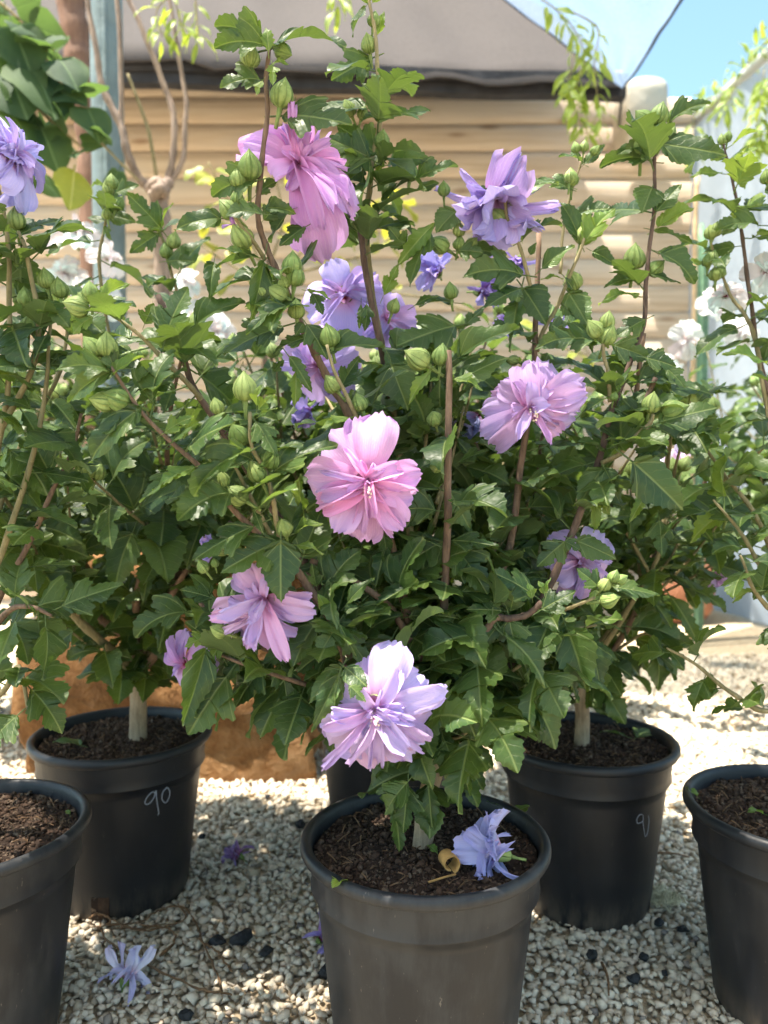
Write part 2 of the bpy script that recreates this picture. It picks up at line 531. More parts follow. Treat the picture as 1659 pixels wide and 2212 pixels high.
M['sail'] = cloth_material('white_shade_net', (0.20, 0.27, 0.39), 0.30, 0.72, 90)
M['net'] = cloth_material('brown_shade_net', (0.125, 0.110, 0.108), 0.06, 0.30, 60)
M['sheet'] = cloth_material('white_film', (0.44, 0.51, 0.60), 0.02, 0.5, 6)

# ------------------------------------------------------------------ setting: ground and gravel
POTR, POTH, POTB = 0.140, 0.258, 0.099
POTS = {'front': (0.046, 0.863), 'back_l': (-0.419, 1.227), 'back_r': (0.315, 1.200), 'mid': (0.005, 1.42),
        'near_l': (-0.491, 0.891), 'near_r': (0.519, 0.944)}

gm = MB()
gx = np.concatenate([[-200, -40, -12], np.linspace(-5, 5, 41), [12, 40, 200]])
gy = np.concatenate([[-60, -12, -4], np.linspace(-1, 8, 46), [14, 40, 200]])
GV, GF = [], []
for yy in gy:
    for xx in gx:
        z = 0.0
        if abs(xx) < 5 and -1 < yy < 8:
            z = 0.012 * noise.noise(Vector((xx * 1.3, yy * 1.3, 0)))
        if abs(xx) < 1.2 and 0.5 < yy < 2: z *= 0.2
        GV.append((xx, yy, z - 0.004))
nx = len(gx)
for j in range(len(gy) - 1):
    for i in range(nx - 1):
        GF.append((j * nx + i, j * nx + i + 1, (j + 1) * nx + i + 1, (j + 1) * nx + i))
ground = link('ground', pmesh('ground', GV, GF, M['ground']))
tag(ground, kind='structure')

def hull(n, sq, seed):
    rs = random.Random(seed)
    bm = bmesh.new()
    for i in range(n):
        v = Vector((rs.gauss(0, 1), rs.gauss(0, 1), rs.gauss(0, 1))).normalized() * rs.uniform(0.75, 1.1)
        bm.verts.new((v.x * sq[0], v.y * sq[1], v.z * sq[2]))
    bmesh.ops.convex_hull(bm, input=bm.verts)
    for v in [v for v in bm.verts if not v.link_faces]: bm.verts.remove(v)
    bmesh.ops.triangulate(bm, faces=bm.faces)
    bm.verts.index_update()
    V = np.array([v.co[:] for v in bm.verts], dtype=np.float32)
    F = np.array([[v.index for v in f.verts] for f in bm.faces], dtype=np.int32)
    bm.free()
    return V, F

def scatter(name, protos, items, mat):
    """items: (x, y, z, size, quaternion, proto) joined into one mesh"""
    VV, FF, off = [], [], 0
    for (x, y, z, s, q, k) in items:
        V, F = protos[k]
        m = np.array(q.to_matrix(), dtype=np.float32)
        VV.append((V * s) @ m.T + np.array([x, y, z], dtype=np.float32))
        FF.append(F + off)
        off += len(V)
    V = np.concatenate(VV); F = np.concatenate(FF)
    me = bpy.data.meshes.new(name)
    me.vertices.add(len(V)); me.vertices.foreach_set('co', V.ravel())
    me.loops.add(F.size); me.loops.foreach_set('vertex_index', F.ravel())
    me.polygons.add(len(F)); me.polygons.foreach_set('loop_start', np.arange(0, F.size, 3, dtype=np.int32))
    me.update(calc_edges=True)
    me.validate()
    me.materials.append(mat)
    return me

rs = random.Random(3)
stones = [hull(rs.choice((9, 10, 11, 12)), (1, rs.uniform(0.65, 0.95), rs.uniform(0.5, 0.75)), 100 + i) for i in range(16)]
def rq(r): return Quaternion(Vector((r.gauss(0, 1), r.gauss(0, 1), r.gauss(0, 1))).normalized(), r.uniform(0, 6.28))
items = []
y = 0.80
while y < 2.9:
    sp = 0.0098 if y < 1.5 else (0.0115 if y < 2.0 else 0.016)
    hw = 0.54 * y + 0.10
    x = -hw
    while x < hw:
        px, py = x + rs.uniform(-.5, .5) * sp, y + rs.uniform(-.5, .5) * sp
        if not any((px - a) ** 2 + (py - b) ** 2 < (POTB - 0.012) ** 2 for a, b in POTS.values()):
            s = rs.uniform(0.0050, 0.0100) * (1 if y < 1.5 else 1.25 if y < 2 else 1.6)
            if rs.random() < 0.04: s *= 1.45
            q = Quaternion((0, 0, 1), rs.uniform(0, 6.28)) @ Quaternion((1, 0, 0), rs.uniform(-.6, .6)) @ Quaternion((0, 1, 0), rs.uniform(-.6, .6))
            items.append((px, py, rs.uniform(0.0, 0.006), s, q, rs.randrange(16)))
        x += sp
    y += sp
gravel = link('gravel', scatter('gravel', stones, items, M['gravel']))
tag(gravel, 'pale angular limestone gravel covering the ground between the pots', 'gravel', kind='stuff')

# ------------------------------------------------------------------ shed, nets, sheets behind
SY = 4.2
def at_shed(x, y): return U(x, y, SY)
shed = empty('log_shed', (-1.0, SY, 0))
tag(shed, 'log cabin shed wall of pale half round boards behind the shrubs', 'shed')
right_x = at_shed(1486, 700).x
ztop = at_shed(800, 213).z
bh = (at_shed(800, 330).z - at_shed(800, 388).z)
SL = 5.6
prof = [(0.03, 0.0), (-0.012, 0.003), (-0.019, 0.010), (-0.026, 0.035), (-0.028, 0.07), (-0.026, 0.105), (-0.019, 0.132), (-0.010, 0.1425), (0.03, 0.143)]
kk = bh / 0.143
bv, bf = [], []
NS = 9
for i in range(NS):
    for (dy, dz) in prof:
        bv.append((-SL * i / (NS - 1), dy, dz * kk))
n_ = len(prof)
for i in range(NS - 1):
    for k in range(n_ - 1):
        bf.append((i * n_ + k, i * n_ + k + 1, (i + 1) * n_ + k + 1, (i + 1) * n_ + k))
bf.append(tuple(range(n_))); bf.append(tuple(range((NS - 1) * n_, NS * n_))[::-1])
board_me = pmesh('board', bv, bf, M['wood'])
nb = int(ztop / bh) + 1
for i in range(-1, nb):
    b = link('board', board_me, shed)
    b.location = (right_x + 1.0 + random.uniform(-.006, .006) - (.37 if i < 0 else 0), 0, ztop - (i + 1) * bh)
# gable piece on the corner right of the fascia stays part of the top boards; plain side wall
mb = MB(); mb.box((right_x + 1.0 - 0.04, 1.0, ztop / 2), (0.06, 1.9, ztop - 0.03)); mb.build('side_wall', M['wood'], shed, False)
mb = MB()
fa, fb = U(255, 165, 3.52), U(1352, 196, 3.52)
fm = [fa.lerp(fb, i / 12) + Vector((0, 0, 0.005 * math.sin(i * 1.3))) for i in range(-2, 13)]
for dz, h, dyy in ((0.038, 0.046, 0.0), (-0.010, 0.042, 0.02)):
    V, F = [], []
    for p in fm:
        for (ay, az) in ((-.03, -h / 2), (.03, -h / 2), (.03, h / 2), (-.03, h / 2)):
            V.append(p + Vector((0, ay + dyy, az + dz)))
    for i in range(len(fm) - 1):
        for k in range(4):
            F.append((i * 4 + k, i * 4 + (k + 1) % 4, (i + 1) * 4 + (k + 1) % 4, (i + 1) * 4 + k))
    F += [(0, 1, 2, 3), tuple(range(len(V) - 4, len(V)))[::-1]]
    mb.add([v - Vector((-1.0, SY, 0)) for v in V], F)
mb.build('fascia', M['fascia'], shed, False)

# brown shade net drawn up over the shed roof, ragged lower hem
NV, NF = [], []
nu, nv = 48, 12
for j in range(nv + 1):
    t = j / nv
    for i in range(nu + 1):
        s = i / nu
        x0 = -420 + (1350 + 420) * s
        ylow = 132 + (190 - 132) * max(0, (x0 - 255)) / 1095 if x0 > 255 else 132
        ylow += 5 * math.sin(x0 * .031) + 4 * noise.noise(Vector((x0 * .05, 1, 3))) + (-14 if x0 < 430 else 0) * max(0, 1 - abs(x0 - 400) / 60)
        p = U(x0, ylow, 3.45)
        # slope up and away; right hem runs diagonally
        dx = -0.10 - 1.75 * t * s
        p = p + Vector((dx * t * 1.0, 1.9 * t, 2.1 * t + 0.03 * noise.noise(Vector((s * 9, t * 4, 2)))))
        NV.append(p)
for j in range(nv):
    for i in range(nu):
        a = j * (nu + 1) + i
        NF.append((a, a + 1, a + nu + 2, a + nu + 1))
net = link('shade_net', pmesh('shade_net', NV, NF, M['net']))
sm = net.modifiers.new('thickness', 'SOLIDIFY'); sm.thickness = 0.006
tag(net, 'brown shade cloth with ragged hem drawn over the log shed roof', 'shade net')

# white shade sail, its corner tied at the shed, spread overhead
Cn = U(1346, 192, 3.42)
A1 = U(1080, -2, 2.9); B1 = U(1490, -2, 2.6)
A = Cn + (A1 - Cn) * 2.2; B = Cn + (B1 - Cn) * 1.7
SV, SF = [], []
ns_ = 26
for j in range(ns_ + 1):
    t = (j / ns_)
    pa, pb = Cn.lerp(A, t), Cn.lerp(B, t)
    for i in range(ns_ + 1):
        s = i / ns_
        p = pa.lerp(pb, s)
        sag = 0.05 * t * math.sin(math.pi * s)
        p = p - Vector((0, 0, sag)) + Vector((0, 0, 0.012 * noise.noise(Vector((s * 6, t * 9, 1)))))
        p += (pb - pa) * (-0.03 * math.sin(math.pi * t) * (s - 0.5) * 2)
        SV.append(p)
for j in range(ns_):
    for i in range(ns_):
        a = j * (ns_ + 1) + i
        SF.append((a, a + 1, a + ns_ + 2, a + ns_ + 1))
sail = empty('shade_sail', tuple(Cn)); tag(sail, 'white translucent shade sail spread overhead, corner tied at the shed', 'shade sail')
so = link('canopy', pmesh('canopy', [Vector(v) - Cn for v in SV], SF, M['sail']), sail)
mb = MB()
mb.tube([SV[j * (ns_ + 1) + ns_] - Cn for j in range(0, ns_ + 1, 2)], 0.006, 6)
mb.tube([SV[j * (ns_ + 1)] - Cn for j in range(0, ns_ + 1, 2)], 0.004, 6)
mb.tube([(0, 0, 0), (0.02, 0.1, -0.03), (0.05, 0.22, -0.06)], 0.006, 6)
mb.build('hem_rope', M['fascia'], sail)

# unseen shade net added above the frame, shaped to filter sun over the pots
t = NT('unseen_net_cloth')
o_ = t.obj()
hole = t.smooth(t.noise(o_, 5.0, 2, 0.5), 0.62, 0.64)  # holes put in so sun patches reach the gravel
cc = C(0.50, 0.47, 0.42)
t.bsdf(cc[:3], 0.9, 0.1)
tl = t.new('ShaderNodeBsdfTranslucent'); t.put(tl.inputs[0], cc)
m1 = t.new('ShaderNodeMixShader'); m1.inputs[0].default_value = 0.6
t.l.new(t.p.outputs[0], m1.inputs[1]); t.l.new(tl.outputs[0], m1.inputs[2])
tr = t.new('ShaderNodeBsdfTransparent')
m2 = t.new('ShaderNodeMixShader'); t.put(m2.inputs[0], t.math('MULTIPLY_ADD', hole, 0.58, 0.42))
t.l.new(m1.outputs[0], m2.inputs[1]); t.l.new(tr.outputs[0], m2.inputs[2]); t.l.new(m2.outputs[0], t.out.inputs[0])
V, F = [], []
for j in range(13):
    for i in range(21):
        x, y = -3.3 + 5.2 * i / 20, -1.9 + 3.22 * j / 12
        V.append((x, y + (.10 * math.sin(i * .9) if j == 12 else 0), 2.55 - .06 * math.sin(math.pi * i / 20 * 3) ** 2 + .05 * math.sin(j * .8)))
for j in range(12):
    for i in range(20):
        a = j * 21 + i
        F.append((a, a + 1, a + 22, a + 21))
ov = link('unseen_net', pmesh('unseen_net', V, F, t.mat))
tag(ov, 'unseen pale shade net added above the potted shrubs to filter the sun', 'shade net')

# cream rounded hood on the shed corner
hood = empty('vent_hood', tuple(U(1386, 320, SY - 0.2)))
tag(hood, 'cream rounded plastic hood fixed to the shed corner under the sail', 'hood')
hw_ = (U(1430, 300, SY - .2).x - U(1341, 300, SY - .2).x) / 2
hh = U(1386, 192, SY - .2).z - U(1386, 330, SY - .2).z
out = []
for k in range(25):
    w = math.pi * k / 24
    out.append((-hw_ * math.cos(w), hh - hw_ * 0.62 + hw_ * 0.62 * math.sin(w) ** 0.7))
out = [(-hw_, -0.02)] + out + [(hw_, -0.02)]
mb = MB()
V, F = [], []
for (dy, sc_) in ((-0.10, 0.86), (-0.085, 0.95), (-0.06, 1.0), (0.15, 1.0)):
    for (a, b) in out:
        V.append((a * sc_, dy, hh * 0.45 + (b - hh * 0.45) * (sc_ * 0.5 + 0.5)))
no = len(out)
for j in range(3):
    for i in range(no - 1):
        F.append((j * no + i, j * no + i + 1, (j + 1) * no + i + 1, (j + 1) * no + i))
    F.append((j * no + no - 1, j * no, (j + 1) * no, (j + 1) * no + no - 1))
F.append(tuple(range(no))[::-1]); F.append(tuple(range(3 * no, 4 * no)))
mb.add(V, F)
mb.build('shell', M['cream'], hood)
mb = MB(); mb.box((hw_ * 0.75, -0.06, hh * 0.35), (0.03, 0.03, hh * 0.6)); mb.build('seam_strip', M['cream'], hood, False)

# white greenhouse film with sloping pipe
sheet = empty('greenhouse_sheet', (2.6, 3.9, 0)); tag(sheet, 'white plastic greenhouse film hanging below a sloping pipe beside the shed', 'greenhouse film')
e0, e1 = U(1480, 296, 4.35), U(1662, 128, 3.55)
e2 = e0 + (e1 - e0) * 2.6
V, F = [], []
for i in range(25):
    s = i / 24
    top = e0.lerp(e2, s)
    for j in range(9):
        t = j / 8
        V.append(top * 1.0 + Vector((0.015 * math.sin(i * 1.7 + j), 0.03 * math.sin(i * .9 + j * .6), -t * (top.z - 0.01))) - Vector((2.6, 3.9, 0)))
for i in range(24):
    for j in range(8):
        a = i * 9 + j
        F.append((a, a + 1, a + 10, a + 9))
link('film', pmesh('film', V, F, M['sheet']), sheet)
mb = MB(); mb.tube([e0 - Vector((2.6, 3.9, 0)) + Vector((0, 0, .03)), e2 - Vector((2.6, 3.9, 0)) + Vector((0, 0, .03))], 0.026, 12); mb.build('pipe', M['pipe'], sheet)
mb = MB()
V = []
for i in range(13):
    for j in range(5):
        V.append((right_x + 0.01 + i * 0.3, 4.75 + 0.02 * math.sin(i * 2.1 + j), (4 - j) / 4 * (at_shed(1500, 205).z + 0.15)))
F = [(i * 5 + j, i * 5 + j + 1, (i + 1) * 5 + j + 1, (i + 1) * 5 + j) for i in range(12) for j in range(4)]
bs = link('back_film', pmesh('back_film', [Vector(v) - Vector((2.6, 3.9, 0)) for v in V], F, M['sheet']), sheet)

# ------------------------------------------------------------------ leaf, petal and bud meshes
LOBED = [(0, 0), (.05, .01), (.13, .07), (.20, .13), (.27, .165), (.285, .20), (.255, .225), (.30, .245), (.37, .285), (.395, .325), (.37, .35), (.40, .375), (.45, .43), (.455, .475), (.42, .49), (.36, .48), (.33, .50), (.325, .535), (.28, .54), (.22, .50), (.175, .50), (.165, .535),
         (.20, .575), (.25, .61), (.26, .65), (.225, .665), (.235, .71), (.235, .75), (.195, .765), (.18, .79), (.185, .83), (.15, .85), (.115, .86), (.105, .90), (.07, .93), (.05, .965), (0, 1)]
BROAD = [(0, 0), (.07, .0), (.16, .04), (.25, .09), (.30, .14), (.29, .185), (.345, .20), (.385, .26), (.36, .30), (.39, .33), (.40, .39), (.36, .42), (.365, .46), (.365, .52), (.315, .54), (.295, .57), (.305, .63), (.26, .655), (.235, .68), (.24, .735), (.19, .755), (.165, .785), (.165, .835), (.12, .855), (.095, .885), (.085, .93), (.04, .955), (0, 1)]
NARROW = [(0, 0), (.03, .02), (.08, .09), (.13, .17), (.19, .235), (.20, .28), (.165, .30), (.20, .335), (.245, .39), (.24, .43), (.19, .435), (.17, .46), (.20, .51), (.215, .56), (.165, .58), (.145, .61), (.165, .66), (.165, .70), (.12, .715), (.11, .745), (.12, .79), (.085, .82), (.07, .85), (.06, .91), (.025, .94), (0, 1)]
OVAL = [(0.34 * (math.sin(math.pi * (k / 16) ** 0.82)) ** 0.75 * (1 if k not in (0, 16) else 0), k / 16) for k in range(17)]
HEART = [(0, 0), (.12, -.06), (.28, -.05), (.40, .05), (.46, .20), (.46, .36), (.41, .52), (.33, .67), (.23, .80), (.12, .91), (.04, .97), (0, 1)]
WILLOW = [(0.11 * math.sin(math.pi * (k / 10) ** 0.8), k / 10) for k in range(11)]
WILLOW[0] = (0, 0); WILLOW[-1] = (0, 1)

def leaf_mesh(name, outline, mat, seed, fold=0.35, droop=0.7, wav=0.03, tw=0.2, wid=1.0, pet=0.28, lobe=1.0):
    r = random.Random(seed)
    cols_ = 3
    rows = len(outline)
    V, UVs, F = [], [], []
    ph1, ph2 = r.uniform(0, 6), r.uniform(0, 6)
    mids = np.maximum.accumulate([max(0.0, v - 0.5 * u) for u, v in outline])
    mids[-1] = 1.0
    def shape(u, v, t, sgn):
        z = fold * abs(u) + 1.4 * wav * math.sin(9.5 * v + (ph1 if sgn > 0 else ph2)) * t * t - 0.5 * abs(u) * abs(u) + 0.012 * math.sin(v * 40) * t * (1 - t)
        a = tw * v
        x, z = u * math.cos(a) - z * math.sin(a), u * math.sin(a) + z * math.cos(a)
        th = droop * v
        if abs(droop) > 1e-3:
            yy = math.sin(th) / droop; zz = -(1 - math.cos(th)) / droop
        else:
            yy, zz = v, 0
        return Vector((x, yy + z * math.sin(th), zz + z * math.cos(th)))
    for sgn in (1, -1):
        base = len(V)
        ws = wid * r.uniform(0.9, 1.08)
        for k, (u, v) in enumerate(outline):
            u2 = u * ws * (1 + r.uniform(-.05, .05)) * (lobe if u > .2 else 1)
            for j in range(cols_ + 1):
                t = j / cols_
                uu, vv = u2 * t, mids[k] * (1 - t) + v * t
                V.append(shape(sgn * uu, vv, t, sgn)); UVs.append((sgn * uu, vv))
        for k in range(rows - 1):
            for j in range(cols_):
                a = base + k * (cols_ + 1) + j
                q = (a, a + 1, a + cols_ + 2, a + cols_ + 1)
                F.append(q if sgn > 0 else q[::-1])
    tip = shape(0, 1, 0, 1)
    sc = 1.0 / tip.length
    rot = Vector((tip)).rotation_difference(Vector((0, 1, 0))).to_matrix()
    V = [rot @ v * sc for v in V]
    if pet > 0:
        o = len(V); n = 5; m = 5
        for i in range(m):
            s = i / (m - 1)
            c = Vector((0, -pet * (1 - s), -0.10 * (1 - s) * pet * 2))
            rr = 0.014
            for k in range(n):
                w = 2 * math.pi * k / n
                V.append(c + Vector((math.cos(w) * rr, 0, math.sin(w) * rr))); UVs.append((0.3, -0.2))
        for i in range(m - 1):
            for k in range(n):
                F.append((o + i * n + k, o + i * n + (k + 1) % n, o + (i + 1) * n + (k + 1) % n, o + (i + 1) * n + k))
    return pmesh(name, V, F, mat, True, UVs)

LEAF = {'flat': [], 'arch': [], 'hang': [], 'young': []}
rr_ = random.Random(11)
for i in range(6):
    LEAF['flat'].append(leaf_mesh('leaf_flat', (LOBED, BROAD, LOBED)[i % 3], M['leaf'], i, rr_.uniform(.10, .35), rr_.uniform(.1, .5), .028, rr_.uniform(-.35, .35), rr_.uniform(.88, 1.08)))
    LEAF['arch'].append(leaf_mesh('leaf_arch', (LOBED, BROAD, LOBED)[i % 3], M['leaf'], 20 + i, rr_.uniform(.25, .6), rr_.uniform(.8, 1.4), .04, rr_.uniform(-.6, .6), rr_.uniform(.85, 1.05)))
    LEAF['hang'].append(leaf_mesh('leaf_hang', (BROAD, LOBED, NARROW)[i % 3], M['leaf'], 40 + i, rr_.uniform(.3, .8), rr_.uniform(.3, 1.0), .05, rr_.uniform(-.8, .8), rr_.uniform(.8, 1.0)))
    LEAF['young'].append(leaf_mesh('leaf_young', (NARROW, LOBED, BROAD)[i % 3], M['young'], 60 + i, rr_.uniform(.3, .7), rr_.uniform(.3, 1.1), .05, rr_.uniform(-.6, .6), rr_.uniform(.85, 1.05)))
LEAF['oval'] = [leaf_mesh('leaf_oval', OVAL, M['yellow'], 80 + i, .3, .6, .03, .3, 1.0, .2) for i in range(3)]
LEAF['heart'] = [leaf_mesh('leaf_heart', HEART, M['round'], 90 + i, .15, .5, .02, .2, 1.0, .4) for i in range(4)]
LEAF['willow'] = [leaf_mesh('leaf_willow', WILLOW, M['willow'], 100 + i, .3, .9, .02, .4, 1.15, .1) for i in range(4)]

def petal_mesh(name, mat, seed, kind='outer'):
    r = random.Random(seed)
    nu, nv = 12, 14
    V, UVs, F = [], [], []
    ph = [r.uniform(0, 6.28) for _ in range(6)]
    if kind == 'outer':
        W, lift, refl, ruf = r.uniform(.40, .50), r.uniform(.28, .50), r.uniform(.3, .8), .06
    elif kind == 'inner':
        W, lift, refl, ruf = r.uniform(.13, .25), r.uniform(.40, .8), r.uniform(.2, 1.2), .07
    elif kind == 'strap':
        W, lift, refl, ruf = r.uniform(.07, .14), r.uniform(.5, 1.0), r.uniform(.2, 1.2), .06
    else:
        W, lift, refl, ruf = r.uniform(.28, .42), r.uniform(.9, 1.3), r.uniform(.1, .6), .11
    tw = r.uniform(-.5, .5) if kind != 'outer' else r.uniform(-.18, .18)
    notch = r.uniform(.05, .16) if kind == 'inner' else r.uniform(0.0, .05)
    curl = r.uniform(.5, 1.5) if kind in ('inner', 'strap') else r.uniform(-.15, .25)
    pk = r.uniform(-.4, .4)
    for j in range(nv + 1):
        v = j / nv
        if kind == 'outer':
            hw = W * (0.12 + 0.88 * math.sin(math.pi * min(1, v ** 0.85) * 0.62) ** 1.25) * (1 if v < .82 else math.sqrt(max(0.0, 1 - ((v - .82) / .22) ** 2)))
        else:
            hw = W * (0.25 + 0.75 * math.sin(math.pi * v * 0.62)) * (1 if v < .88 else math.sqrt(max(0.0, 1 - ((v - .88) / .17) ** 2)))
        th = lift - refl * v * v * 1.2
        for i in range(nu + 1):
            u = -1 + 2 * i / nu
            # axial curve
            y = v * math.cos(lift * 0.9) + 0.0
            ang = lift - refl * v
            yl = v * math.cos(ang); zl = v * math.sin(ang)
            edge = abs(u)
            tipw = v ** 2.2
            z = ruf * tipw * (math.sin(4.2 * u + ph[0]) * .8 + .6 * math.sin(8.7 * u + ph[1] + 3 * v)) + ruf * .8 * v * edge ** 2 * math.sin(9 * v + (ph[2] if u > 0 else ph[3]))
            z += (0.014 if kind == 'outer' else 0.02) * v * math.sin(12 * u + ph[4] + 2 * v) + (.03 * math.sin(7 * v + ph[5]) * u * v if kind != 'outer' else 0)
            z += curl * hw * u * u * (1 - .3 * v)
            x = u * hw * (1 - .18 * curl * u * u)
            yl2 = yl - notch * tipw * (1 - edge) ** 2 + 0.022 * tipw * math.sin(11 * u + ph[5]) + 0.04 * tipw * math.cos(3 * (u - pk))
            a = tw * v
            xr, zr = x * math.cos(a) - z * math.sin(a), x * math.sin(a) + z * math.cos(a)
            V.append(Vector((xr, yl2 - zr * math.sin(ang), zl + zr * math.cos(ang))))
            UVs.append((u, v))
    for j in range(nv):
        for i in range(nu):
            a = j * (nu + 1) + i
            F.append((a, a + 1, a + nu + 2, a + nu + 1))
    return pmesh(name, V, F, mat, True, UVs)

PET = {}
for w, mat in (('', M['petal']), ('w', M['petal_white'])):
    PET['outer' + w] = [petal_mesh('petal_outer', mat, 200 + i, 'outer') for i in range(7)]
    PET['inner' + w] = [petal_mesh('petal_inner', mat, 230 + i, 'inner') for i in range(9)]
    PET['strap' + w] = [petal_mesh('petal_strap', mat, 260 + i, 'strap') for i in range(5)]
    PET['wilt' + w] = [petal_mesh('petal_wilted', mat, 290 + i, 'wilt') for i in range(6)]

def bud_mesh(seed, open_=0.0):
    r = random.Random(seed)
    mb = MB()
    n = 30
    prof = [(0.10, -.03), (.22, 0.0), (.38, .10), (.46, .24), (.475, .38), (.425, .54), (.32, .70), (.19, .83), (.09, .92), (.035, .985), (0.004, 1.03)]
    V, UVs, F = [], [], []
    bend = r.uniform(-.10, .10)
    for i, (ra, z) in enumerate(prof):
        for k in range(n):
            w = 2 * math.pi * k / n
            ridge = 1 + (0.085 * math.cos(5 * w)) * min(1, 0.5 + z)
            V.append((ra * ridge * math.cos(w) * .92 + bend * z * z, ra * ridge * math.sin(w) * .92, z)); UVs.append((k / n, z))
    for i in range(len(prof) - 1):
        for k in range(n):
            F.append((i * n + k, i * n + (k + 1) % n, (i + 1) * n + (k + 1) % n, (i + 1) * n + k))
    mb.add(V, F, UVs)
    for k in range(7):                                   # narrow bracts under the calyx
        w = 2 * math.pi * k / 7 + r.uniform(-.2, .2)
        d = Vector((math.cos(w), math.sin(w), 0))
        L = r.uniform(.45, .75)
        sd = Vector((-d.y, d.x, 0)) * .035
        pts = [d * .12 + Vector((0, 0, -.03)), d * .36 + Vector((0, 0, .06)), d * .50 + Vector((0, 0, L * .5)), d * .52 + Vector((0, 0, L))]
        V2 = []
        for q, p in enumerate(pts):
            s_ = (1, 1, .7, .1)[q]
            V2 += [p - sd * s_, p + sd * s_]
        mb.add(V2, [(0, 1, 3, 2), (2, 3, 5, 4), (4, 5, 7, 6)], [(0, 0)] * 8)
    mb.tube([(0, 0, -.75), (0, 0, -.4), (0, 0, 0)], [.07, .075, .12], 6)
    return mb.mesh('bud', M['bud'])
BUD = [bud_mesh(i) for i in range(5)]

def stamen_mesh(white=False):
    mb = MB()
    r = random.Random(5)
    mb.tube([(0, 0, 0), (0.01, 0, .18), (0.02, .01, .36), (.025, .02, .46)], [.045, .035, .03, .02], 7, mi=0)
    for k in range(26):
        w = r.uniform(0, 6.28); z = r.uniform(.14, .46)
        p = Vector((math.cos(w) * r.uniform(.05, .10), math.sin(w) * r.uniform(.05, .10), z))
        mb.blob(p, r.uniform(.018, .027), (1, 1, 1), 5, 4, 1)
    return mb.mesh('stamen_column', [M['style'], M['anther']])
STAMEN = stamen_mesh()

def calyx_mesh():
    mb = MB()
    mb.tube([(0, 0, -.62), (0, .01, -.4), (0, 0, -.22)], [.035, .035, .06], 7)
    V, UVs, F = [], [], []
    n = 30
    for i, (ra, z) in enumerate([(.05, -.23), (.12, -.20), (.165, -.10), (.19, .0), (.21, .08)]):
        for k in range(n):
            w = 2 * math.pi * k / n
            zz = z + (0.09 * max(0, math.cos(5 * w)) if i == 4 else 0)
            V.append((ra * math.cos(w), ra * math.sin(w), zz)); UVs.append((k / n, z))
    for i in range(4):
        for k in range(n):
            F.append((i * n + k, i * n + (k + 1) % n, (i + 1) * n + (k + 1) % n, (i + 1) * n + k))
    mb.add(V, F, UVs)
    return mb.mesh('calyx', M['bud'])
CALYX = calyx_mesh()

# ------------------------------------------------------------------ shrubs
def basis(loc, ydir, nrm, sx=1.0, sy=1.0, sz=1.0):
    y = Vector(ydir).normalized()
    z = Vector(nrm) - y * Vector(nrm).dot(y)
    z = z.normalized() if z.length > 1e-5 else y.orthogonal().normalized()
    x = y.cross(z)
    m = Matrix(((x.x * sx, y.x * sy, z.x * sz, loc[0]), (x.y * sx, y.y * sy, z.y * sz, loc[1]), (x.z * sx, y.z * sy, z.z * sz, loc[2]), (0, 0, 0, 1)))
    return m

